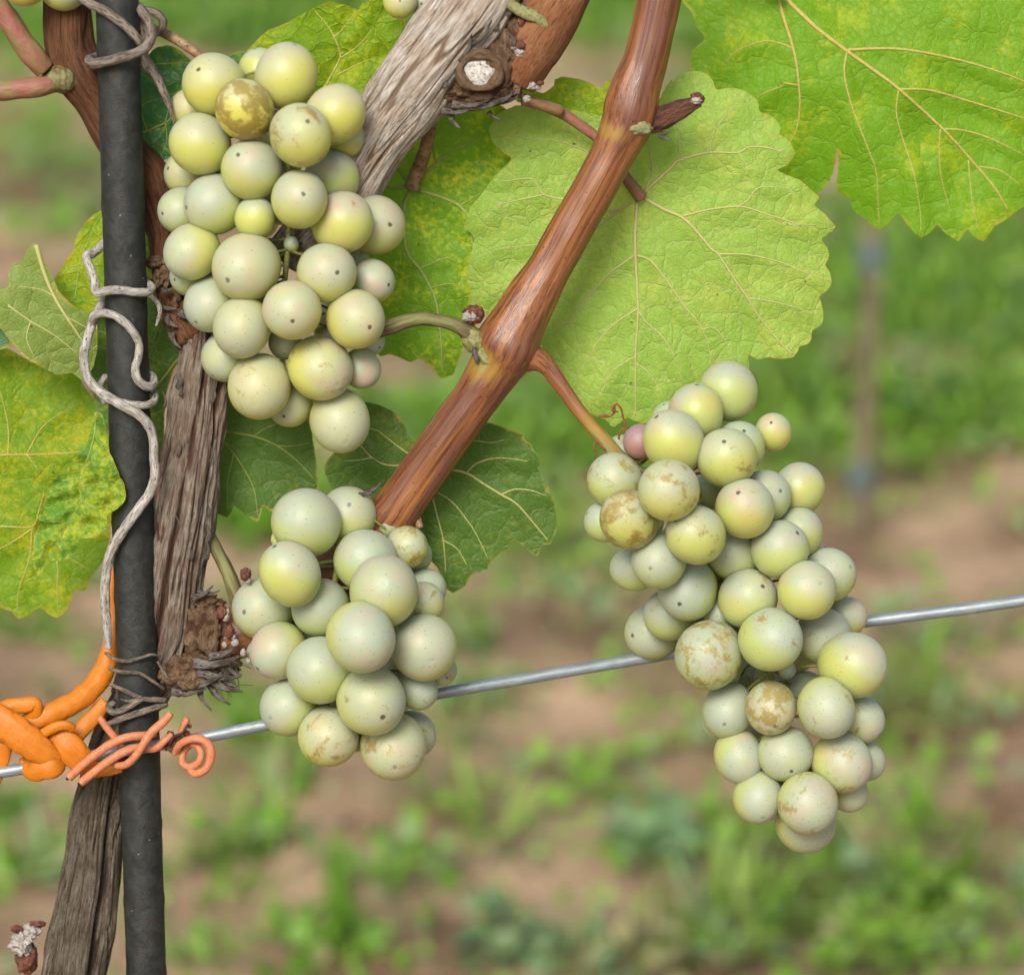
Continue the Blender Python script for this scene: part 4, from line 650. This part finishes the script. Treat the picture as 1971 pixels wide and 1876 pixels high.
def bunch(label, items, zc, axis, yel=.4, pink=.25, rus=.35, group='grape bunches on the vine', zspread=20., ysc=1., extra=(), stempts=None):
    """items (x, y, r, layer[, yellow, pink, russet]) in photo units; depth solved so that berries touch"""
    n0 = len(items)
    if len(items) > 6:                       # berries on the far side, only where others hide them
        I = np.array([i[:3] for i in items]); add = []
        for gx in np.arange(I[:, 0].min(), I[:, 0].max(), 62):
            for gy in np.arange(I[:, 1].min(), I[:, 1].max(), 62):
                x_, y_ = gx+random.uniform(-8, 8), gy+random.uniform(-8, 8)
                if all((np.hypot(I[:, 0]-x_-50*math.cos(a), I[:, 1]-y_-50*math.sin(a)) < I[:, 2]).any() for a in np.linspace(0, 6.1, 14)): add.append((x_, y_, random.uniform(44, 52), -8))
        items = items+[(x_, y_, r_, -8) for x_, y_, r_ in extra]+random.sample(add, min(len(add), 16))
    n = len(items); X = np.array([i[:2] for i in items], float); R_ = np.array([i[2] for i in items], float); lay = np.array([i[3] for i in items], float)
    z = lay*zspread; base = z.copy()
    for it in range(500):
        mv = np.zeros(n)
        for i in range(n):
            for j in range(i+1, n):
                d2 = ((X[i]-X[j])**2).sum(); s_ = (R_[i]+R_[j])*.91
                if d2 < s_*s_:
                    need = math.sqrt(s_*s_-d2); sg = 1 if (lay[i], i) > (lay[j], j) else -1; gap = sg*(z[i]-z[j])
                    if gap < need: m = (need-gap)*.25*sg; mv[i] += m; mv[j] -= m
        z += np.clip(mv, -12, 12)
        if it < 250: z += (base-z)*.004
    z = z-np.median(z[:n0])+zc
    cx, cy = X[:, 0].mean(), X[:, 1].mean(); t = thing('grape_bunch', P(cx, cy, zc), label, 'grapes', group)
    ax = spline([tuple(p)+(0,) for p in axis], 10)[:, :2]; st = MB(); zst = zc-22
    tube(st, [(p[0], p[1], 7.5-4*i/len(axis), zst) for i, p in enumerate(axis)], 10, 6)
    for i in range(n):
        a = X[i]; k = np.argmin(((ax-a)**2).sum(1)); k = max(0, k-4); b = ax[k]
        e = a+(b-a)*.15
        tube(st, [(b[0], b[1], 3.4, zst), ((b[0]+e[0])/2, (b[1]+e[1])/2-6, 2.6, (zst+z[i])/2-8), (e[0], e[1], 3.0, z[i]-R_[i]*.55)], 8, 8)
    st.build('stem', M_STEM, t)
    order = range(n)
    for i in order:
        it = items[i]; g = bpy.data.objects.new('grape', GM[i % 4]); COL.objects.link(g); g.parent = t
        c = P(X[i][0], X[i][1], z[i]); g.location = c-t.location; k = PS(X[i][1], z[i])*R_[i]; g.scale = (k*random.uniform(.965, 1.03), k*random.uniform(.965, 1.03), k*random.uniform(.98, 1.05))
        out = RIGHT*((X[i][0]-cx)/170)-UP*((X[i][1]-cy)/260+.12)-FWD*random.uniform(.7, 1.4)+Vector((random.uniform(-1, 1), random.uniform(-1, 1), random.uniform(-1, 1)))*.6
        g.rotation_mode = 'QUATERNION'; g.rotation_quaternion = spin(out.normalized())
        y_ = it[4] if len(it) > 4 else max(0, min(1, random.gauss(yel, .16))); p_ = it[5] if len(it) > 5 else max(0, min(1, random.gauss(pink, .2))); r_ = it[6] if len(it) > 6 else max(0, min(1, random.gauss(rus, .18)))
        g.color = (y_*ysc, min(1, p_*1.2), r_, .15 if p_ >= 1 and len(it) > 5 and it[5] == 1 else 1)
    return t, z
def off(l, dy): return [(p[0], p[1]+dy)+tuple(p[2:]) for p in l]
def cvg(c, l): ox, oy, s = CRP[c]; return [(ox+p[0]*s, oy+p[1]*s, p[2]*s)+tuple(p[3:]) for p in l]
A = cvg('a1', [(555, 375, 200, 2, .85, .1, .1), (1005, 322, 200, 1, .7, .3, .15), (850, 300, 150, -1, .4, .1, .1), (745, 530, 185, 4, 1, .25, 1), (1310, 560, 188, 2, .75, .4, .35), (1370, 700, 135, 0, .9, 0, .1), (1095, 690, 197, 4, .6, .2, .6), (425, 530, 135, 0, .7, .3, .3),
     (468, 745, 188, 3, .55, .2, .1), (790, 905, 186, 3, .35, .45, .1), (1290, 960, 172, 1, .1, .9, .05), (400, 930, 150, 0, .5, .6, .4), (560, 1120, 186, 2, .25, .15, .1), (355, 1160, 150, 1, .2, .1, .1), (1088, 1090, 186, 4, .5, .4, .15), (810, 1205, 130, 4, .45, 0, .1),
     (1355, 1235, 192, 3, .5, .75, .15), (1560, 1250, 193, 1, .5, .5, .05), (418, 1415, 176, 3, .4, .4, .05), (757, 1510, 216, 5, .6, .35, .05), (1258, 1548, 187, 4, .5, .3, .05), (1540, 1600, 145, 2, .2, .7, .05), (1038, 1368, 50, 2, .1, 0, 0)]) \
  + cvg('a2', [(410, 160, 130, 0, .3, 0, .1), (540, 335, 176, 2, .2, .2, .05), (730, 480, 186, 4, .5, .2, .1), (1042, 372, 187, 5, .55, .6, .25), (1438, 430, 188, 4, .75, .35, .1), (1520, 560, 102, 1, .3, .2, .1), (635, 660, 158, 2, .35, .1, .1), (1000, 575, 105, 1, .6, 0, .2),
     (838, 850, 205, 5, .8, .3, .45), (1217, 735, 205, 6, .7, .5, .55), (1475, 738, 125, 2, .4, .8, .15), (1030, 950, 150, 1, .6, .1, .1), (1340, 1062, 197, 3, .65, .1, .3)])
bunch('long upper bunch of pale green grapes hanging beside the stake', A, 55, [(560, 90), (560, 200), (555, 330), (555, 460), (545, 580), (545, 700), (560, 770)], zspread=14, extra=[(545, 318, 36), (500, 425, 36), (560, 250, 40), (610, 440, 40), (550, 610, 40), (640, 640, 36), (470, 570, 36)])
Bn = cvg('b', [(610, 272, 200, 4, .3, .2, .05), (850, 232, 170, 2, .4, .25, .1), (1085, 280, 102, 1, .1, .2, .1), (1190, 410, 128, 3, .6, .2, .85), (1240, 460, 98, 1, .1, .1, .1), (955, 490, 183, 3, .2, .15, .3), (518, 565, 180, 4, .5, .35, .05), (1058, 665, 209, 5, .35, .3, .1),
     (365, 765, 178, 2, .4, .25, .1), (695, 760, 172, 3, .05, .3, .05), (1300, 650, 121, 1, .1, .2, .1), (1275, 740, 132, 2, .3, .7, .7), (1290, 990, 190, 4, .4, .3, .2), (925, 930, 198, 6, .4, .45, .15), (450, 1005, 163, 4, .3, .7, .05), (335, 1010, 70, 1, .1, 0, .1),
     (695, 1120, 190, 4, .35, .05, .2), (985, 1293, 201, 6, .5, .2, .3), (1385, 1120, 95, 1, .5, .1, .5), (1250, 1230, 120, 2, .1, .1, .5), (510, 1335, 163, 3, .2, .25, .1), (738, 1500, 180, 5, .85, .4, .6), (1112, 1555, 194, 5, .8, .35, .6), (1225, 1490, 134, -3, .5, .1, .5), (470, 370, 62, 1, .2, .1, .1), (900, 1530, 60, 2, .9, 0, .2)])
bunch('compact middle bunch of pale green grapes in front of the wire', Bn, 40, [(690, 985), (660, 1060), (640, 1150), (650, 1250), (670, 1340), (690, 1400)], zspread=14, ysc=.7, extra=[(622, 1085, 34), (600, 1160, 40), (770, 1290, 34), (690, 1330, 36)])
C = cvg('g1', [(1110, 255, 186, 2, .1, .3, .2), (905, 390, 172, 3, .3, .75, .2), (745, 430, 112, 1, .05, .1, .2), (1390, 510, 121, 2, .95, .6, .05), (1182, 600, 158, 2, .05, .2, .2), (565, 570, 112, 3, .1, 1, .5), (450, 640, 110, 1, .1, .1, .3), (770, 570, 193, 5, .6, .4, .25), (1100, 670, 187, 5, .6, .25, .45),
     (403, 812, 172, 4, .35, .35, .55), (740, 872, 197, 7, .75, .25, .7), (1213, 985, 187, 7, .65, .55, .15), (1340, 910, 165, 4, .3, .2, .2), (1550, 865, 162, 3, .3, .6, .15), (1545, 1140, 162, 3, .3, .5, .2), (490, 1055, 189, 6, .7, .4, .95), (335, 1070, 128, 3, .05, .1, .1), (905, 1150, 186, 6, .55, .2, .65),
     (677, 1305, 181, 5, .15, .1, .3), (515, 1370, 135, 3, .1, .1, .2), (1150, 1255, 179, 5, .3, .1, .2), (1430, 1240, 177, 5, .25, .3, .25), (855, 1485, 195, 4, .1, .1, .25), (1735, 1400, 168, 3, .3, .3, .2), (1600, 1497, 187, 6, .6, .3, .3), (1230, 1548, 184, 6, .35, .3, .3), (745, 1650, 160, 3, .1, .2, .3), (1060, 1640, 112, 1, .5, 0, .2)]) \
  + cvg('g2', [(300, 325, 160, 2, .45, .1, .15), (625, 455, 198, 6, .2, .35, .8), (690, 540, 126, 2, .1, .1, .2), (978, 365, 182, 6, .15, .2, .55), (1282, 350, 165, 5, .3, .3, .45), (1415, 235, 116, 2, .5, .5, .2), (1450, 515, 190, 5, .5, .35, .35), (735, 775, 160, 4, .1, .15, .3), (980, 760, 154, 7, .4, .5, 1),
     (1300, 760, 169, 6, .5, .15, .5), (1495, 825, 138, 4, .5, .3, .5), (795, 1040, 147, 4, .25, .4, .2), (1065, 1023, 161, 6, .4, .1, .5), (1390, 1075, 173, 6, .45, .6, .45), (1520, 1060, 115, 2, .5, .2, .4), (905, 1275, 148, 4, .3, .2, .4), (1193, 1310, 177, 6, .4, .45, .55), (1425, 1240, 116, 3, .8, .2, .3), (1178, 1412, 180, 4, .3, .2, .5), (1075, 540, 53, 4, 0, 0, .3), (700, 840, 110, 1, .1, 0, .1)])
bunch('largest bunch of speckled pale grapes hanging at the right over the wire', C, 30, [(1190, 880), (1270, 930), (1340, 1020), (1400, 1120), (1450, 1230), (1500, 1340), (1530, 1450), (1550, 1560)], rus=.5, zspread=13, ysc=.7, extra=[(1372, 950, 42), (1345, 1010, 40), (1445, 1300, 46), (1500, 1310, 50), (1405, 1330, 40), (1550, 1330, 40), (1530, 1250, 44), (1395, 900, 40), (1310, 1160, 44), (1245, 1085, 36), (1240, 985, 36)])
bunch('two yellow-green grapes of a bunch cut off by the top left corner', cvg('c1', [(185, -120, 172, 3, .95, .1, .1), (475, -110, 190, 2, .5, 0, .05), (340, -330, 190, 1), (60, -350, 180, 1)]), -45, [(60, -200), (90, -120), (90, -40)])
bunch('grapes peeping over the top edge left of the grey arm', cvg('c3', [(560, 10, 130, 3, .7, .3, .1), (740, 10, 125, 2, .05, .1, .1), (640, -160, 140, 1)]), -80, [(790, -120), (790, -60), (800, -10)])
bunch('small yellow grape peeping out behind the orange young wood', cvg('c3', [(1590, 470, 78, 1, .9, 0, .1), (1500, 420, 70, 0)]), -110, [(1020, 60), (1025, 90), (1030, 110)])
# ------------------------------------------------------------ tendrils round the stake
def tendril(name, label, cat, paths, m, group='tendrils', seg=14):
    p0 = paths[0][0]; t = thing(name, P(p0[0], p0[1], p0[3]), label, cat, group)
    for p in paths:
        n_ = len(p)-1; p = [(q[0], q[1], q[2]*(.92-.14*i/n_), q[3]) for i, q in enumerate(p)]
        tube(MB(), p, seg, 3, lambda a, L, r: (noise.noise(Vector((math.cos(a)*1.8, math.sin(a)*1.8, L/14)))*r*.16, 0)).build('strand', m, t)
Z1 = 54
tendril('tendril', 'thick grey tendril looped round the top of the stake', 'tendril',
  [cv('c1', [(600, -20, 42, 20), (680, 30, 42, 40), (800, 95, 44, 50), (920, 180, 44, 56), (1020, 280, 42, 58), (1060, 340, 38, 50)]),
   cv('c1', [(1040, 50, 38, -10), (1075, 100, 42, 20), (1125, 180, 42, 44), (1135, 270, 42, 60), (1095, 355, 44, 70), (1000, 405, 44, 70), (880, 440, 46, 64), (770, 468, 48, 56), (700, 478, 50, 34), (668, 450, 44, 0), (720, 430, 40, -50), (900, 400, 40, -62), (1060, 390, 44, -30)]),
   cv('c1', [(1070, 110, 36, 0), (1090, 82, 38, 6), (1150, 90, 38, 6), (1205, 130, 38, 2), (1222, 185, 38, -4), (1195, 235, 36, -12), (1140, 262, 36, -22)]),
   cv('c1', [(1050, 130, 50, -20), (1080, 260, 44, -20), (1070, 400, 46, -16), (1110, 490, 50, -10), (1170, 575, 44, -6), (1220, 680, 38, 0), (1260, 770, 32, 4), (1280, 830, 22, 8), (1295, 890, 12, 10), (1308, 945, 5, 12)])], M_TENDD)
tendril('tendril', 'pale tendril with a hooked end ringing the stake beside the folded leaf', 'tendril',
  [cv('c6', [(800, 110, 34, -40), (740, 175, 36, -18), (690, 215, 36, 0), (650, 222, 38, 10), (648, 250, 38, 14), (680, 330, 38, 20), (705, 410, 38, 28), (716, 480, 40, 38), (735, 505, 42, 44), (800, 492, 40, 52), (900, 485, 40, 56), (1020, 500, 40, 54), (1110, 500, 40, 40), (1140, 470, 36, 18), (1115, 440, 32, -10), (1040, 430, 30, -45)]),
   cv('c6', [(1110, 510, 22, 6), (1150, 545, 22, 4), (1190, 600, 22, 4), (1198, 660, 18, 6), (1180, 720, 14, 8), (1170, 755, 9, 8)])], M_TEND)
tendril('tendril', 'long pale tendril winding down the left half of the stake', 'tendril',
  [cv('c6', [(800, 540, 34, -30), (755, 600, 36, 10), (715, 680, 38, 22), (680, 770, 38, 30), (645, 880, 40, 34), (628, 990, 40, 38), (645, 1110, 42, 42), (700, 1200, 42, 48), (800, 1280, 44, 58), (920, 1350, 44, 68), (1040, 1420, 44, 74), (1120, 1510, 42, 66), (1150, 1620, 42, 60), (1155, 1760, 42, 56)])+cv('e', [(1160, 0, 42, 58), (1120, 130, 44, 62), (1030, 260, 46, 64), (930, 400, 46, 60), (855, 520, 46, 50), (812, 640, 46, 40), (790, 800, 46, 30), (788, 950, 46, 28), (800, 1120, 44, 22), (812, 1290, 40, 14)])], M_TEND, seg=18)
tendril('tendril', 'pale tendril making an open loop on the face of the stake', 'tendril',
  [cv('c6', [(760, 560, 24, -40), (705, 720, 34, 20), (700, 685, 34, 44), (750, 660, 36, 52), (840, 670, 36, 56), (930, 725, 36, 58), (1000, 800, 36, 56), (1042, 890, 36, 50), (1038, 980, 36, 48), (1015, 1070, 38, 50), (1030, 1150, 40, 50), (1090, 1205, 42, 40), (1145, 1195, 40, 18), (1150, 1140, 34, -6), (1110, 1090, 30, -32)]),
   cv('c6', [(900, 1325, 30, 58), (980, 1340, 32, 58), (1080, 1350, 34, 50), (1145, 1325, 34, 24), (1165, 1270, 32, -2), (1120, 1230, 28, -36)]), cv('c6', [(790, 1130, 26, -30), (755, 1190, 30, -10), (740, 1250, 26, 10), (790, 1330, 26, 30)])], M_TEND)
tendril('tendril', 'thin dry tendrils strapping the stake to the knuckle above the wire', 'tendril',
  [cv('e', [(790, 1325, 14, 30), (860, 1375, 15, 48), (960, 1388, 15, 52), (1060, 1362, 14, 50), (1130, 1340, 13, 44), (1200, 1350, 11, 30)]), cv('e', [(815, 1440, 16, 34), (900, 1468, 16, 50), (1040, 1480, 15, 52), (1140, 1535, 15, 46), (1225, 1595, 14, 28)]),
   cv('e', [(825, 1560, 16, 36), (940, 1612, 18, 50), (1060, 1668, 20, 54), (1150, 1675, 26, 48), (1235, 1680, 26, 30)]), cv('e', [(905, 1672, 7, 50), (960, 1688, 12, 54), (1060, 1668, 16, 58)]),
   cv('e', [(860, 1700, 22, 20), (810, 1730, 28, 30), (850, 1770, 30, 46), (940, 1745, 30, 56), (1030, 1690, 26, 58), (1080, 1668, 20, 56)]), cv('e', [(790, 1870, 24, 30), (900, 1825, 30, 50), (1030, 1780, 30, 56), (1150, 1740, 30, 48), (1250, 1715, 26, 24)]), cv('e', [(1180, 1390, 10, 30), (1220, 1460, 12, 30), (1275, 1545, 7, 34)])], M_TENDD)
tendril('tendril', 'thin rusty curled tendril at the top of the right bunch', 'tendril',
  [cv('g1', [(302, 408, 7, 40), (330, 410, 11, 40), (370, 408, 8, 40), (400, 380, 8, 42), (395, 345, 8, 44), (415, 335, 8, 44), (442, 370, 8, 42), (455, 430, 8, 38), (470, 475, 8, 34), (500, 480, 8, 26)]), cv('g1', [(425, 555, 8, 28), (430, 520, 8, 30), (465, 480, 8, 34), (500, 490, 8, 30)]), cv('g1', [(370, 620, 9, 24), (330, 610, 9, 26), (295, 570, 8, 28), (272, 590, 8, 28), (275, 630, 8, 26), (292, 680, 8, 20)]), cv('g1', [(395, 345, 7, 46), (385, 370, 9, 48), (420, 385, 7, 46)])], M_TENDR, seg=8)
# ------------------------------------------------------------ orange ties
def orange():
    t = thing('tube_tie', P(60, 1400, 50), 'thick orange plastic tube knotted round the wire left of the stake', 'plant tie')
    def seg(pts, flat): tube(MB(), cv('f', pts), 40, 2.5, lambda a, L, r: (noise.noise(Vector((math.cos(a), math.sin(a), L/22)))*r*.10-max(0, .1-abs(noise.noise(Vector((math.cos(a)*2, 4, L/40)))))*r*.5, 0), flat=flat).build('tube', M_TUBE, t)
    seg([(790, -760, 40, -60), (765, -600, 44, -56), (775, -400, 46, -50), (750, -180, 62, -38), (700, -20, 76, -20), (600, 110, 78, 4), (470, 200, 78, 24), (330, 265, 76, 40), (220, 310, 72, 46), (110, 350, 64, 44), (0, 380, 60, 40)], .8)
    seg([(-200, 180, 90, 78), (-60, 270, 105, 84), (80, 360, 112, 88), (200, 450, 110, 88), (310, 530, 86, 84), (390, 565, 50, 76), (430, 580, 18, 66)], .45)
    seg([(-100, 330, 60, 50), (10, 240, 62, 56), (90, 205, 56, 60), (170, 200, 56, 62), (235, 195, 52, 60), (230, 260, 56, 54), (180, 330, 60, 46)], .55)
    seg([(200, 440, 34, 70), (290, 395, 36, 76), (380, 345, 36, 80), (450, 335, 34, 78), (500, 360, 30, 70)], .8)
    seg([(300, 410, 70, 50), (400, 430, 96, 62), (480, 500, 104, 66), (560, 580, 92, 62), (640, 630, 62, 58), (740, 640, 40, 56), (830, 630, 26, 54)], .45)
    seg([(150, 560, 30, 40), (210, 640, 68, 70), (290, 628, 80, 82), (370, 620, 76, 82), (430, 600, 40, 66)], .5)
    seg([(190, 560, 26, 34), (160, 580, 26, 50), (150, 600, 22, 52)], .8)
    seg([(40, 460, 54, 56), (30, 540, 44, 54), (0, 640, 38, 52), (-40, 760, 34, 48)], .6)
    seg([(720, 180, 50, 0), (640, 270, 56, 10), (560, 360, 58, 22), (500, 440, 54, 36)], .6)
    t = thing('twist_tie', P(270, 1430, 80), 'salmon plastic coated wire twisted round the wire in front of the stake', 'plant tie')
    k = [[(470, 690, 30, 96), (560, 608, 30, 98), (680, 512, 30, 98), (800, 440, 30, 98), (900, 410, 30, 96), (990, 405, 30, 88), (1060, 390, 26, 80)],
         [(550, 725, 30, 98), (640, 655, 30, 100), (760, 565, 30, 100), (870, 505, 30, 98), (960, 485, 30, 88), (1050, 492, 28, 86), (1120, 440, 26, 84), (1170, 395, 22, 80)],
         [(1165, 255, 26, 100), (1110, 315, 30, 102), (1040, 375, 30, 108), (985, 450, 27, 114), (930, 535, 27, 112), (870, 595, 28, 104), (810, 610, 26, 94), (770, 585, 24, 80)],
         [(678, 280, 24, 92), (720, 340, 25, 92), (775, 410, 26, 90), (830, 470, 24, 84)],
         [(1190, 520, 28, 60), (1205, 485, 27, 68), (1265, 440, 27, 78), (1345, 425, 30, 84), (1415, 460, 30, 86), (1438, 540, 30, 86), (1405, 630, 28, 84), (1335, 665, 28, 80), (1290, 640, 24, 72)],
         [(1300, 460, 24, 62), (1350, 480, 25, 68), (1372, 530, 26, 72), (1350, 590, 26, 74), (1290, 620, 26, 70), (1245, 590, 26, 60), (1250, 520, 25, 50), (1290, 470, 24, 44)],
         [(1275, 290, 24, 66), (1255, 335, 24, 66), (1235, 380, 22, 64)]]
    for i, p in enumerate(k): o = tube(MB(), cv('f', p), 20, 2.5, pet_disp).build('strand', M_SALM, t)
    for x, y in ((467, 692), (547, 727)):
        q = cv('f', [(x-4, y+3, 10, 97), (x-14, y+11, 11, 98)]); tube(MB(), q, 10, 2).build('wire_core', M_CORE, t)
    c = MB(); 
    for i, (x, y, r) in enumerate(((1150, 485, 28), (1185, 450, 26), (1215, 415, 24), (1270, 390, 22), (1160, 395, 22), (1290, 340, 15))): q = cv('f', [(x, y, r, 60)])[0]; blob(c, q[0], q[1], 70, q[2], .6, 2.4, 4, (1, .9, .8), 130+i)
    c.build('crumbled_coating', M_CRUMB, t); d = MB(); tube(d, cv('f', [(1150, 470, 9, 82), (1190, 410, 10, 84), (1240, 390, 9, 82), (1280, 330, 7, 80)]), 8, 3); d.build('bare_wire', M_CORE, t)
orange()

# small pieces hang on the part they grow from
def nest(cat, parent, kids):
    for t in [o for o in COL.objects if o.get('category') == cat]:
        ps = [c for c in t.children if c.name.split('.')[0] == parent]
        if not ps: continue
        for c in list(t.children):
            if c.name.split('.')[0] in kids and c not in ps: c.parent = ps[0]
nest('vine trunk', 'knuckle', ('bud', 'bud_wool', 'bark_fibres')); nest('vine trunk', 'spur', ('woolly_bud', 'bud_scale'))
nest('vine arm', 'knob', ('bark_rim', 'sawn_face', 'bark_fibres')); nest('vine arm', 'young_wood', ('leaf_scar', 'bud', 'bud_wool'))
nest('vine cane', 'bud', ('bud_wool',)); nest('vine cane', 'stub', ('stub_tip', 'stub_wool')); nest('plant tie', 'strand', ('wire_core', 'crumbled_coating', 'bare_wire'))
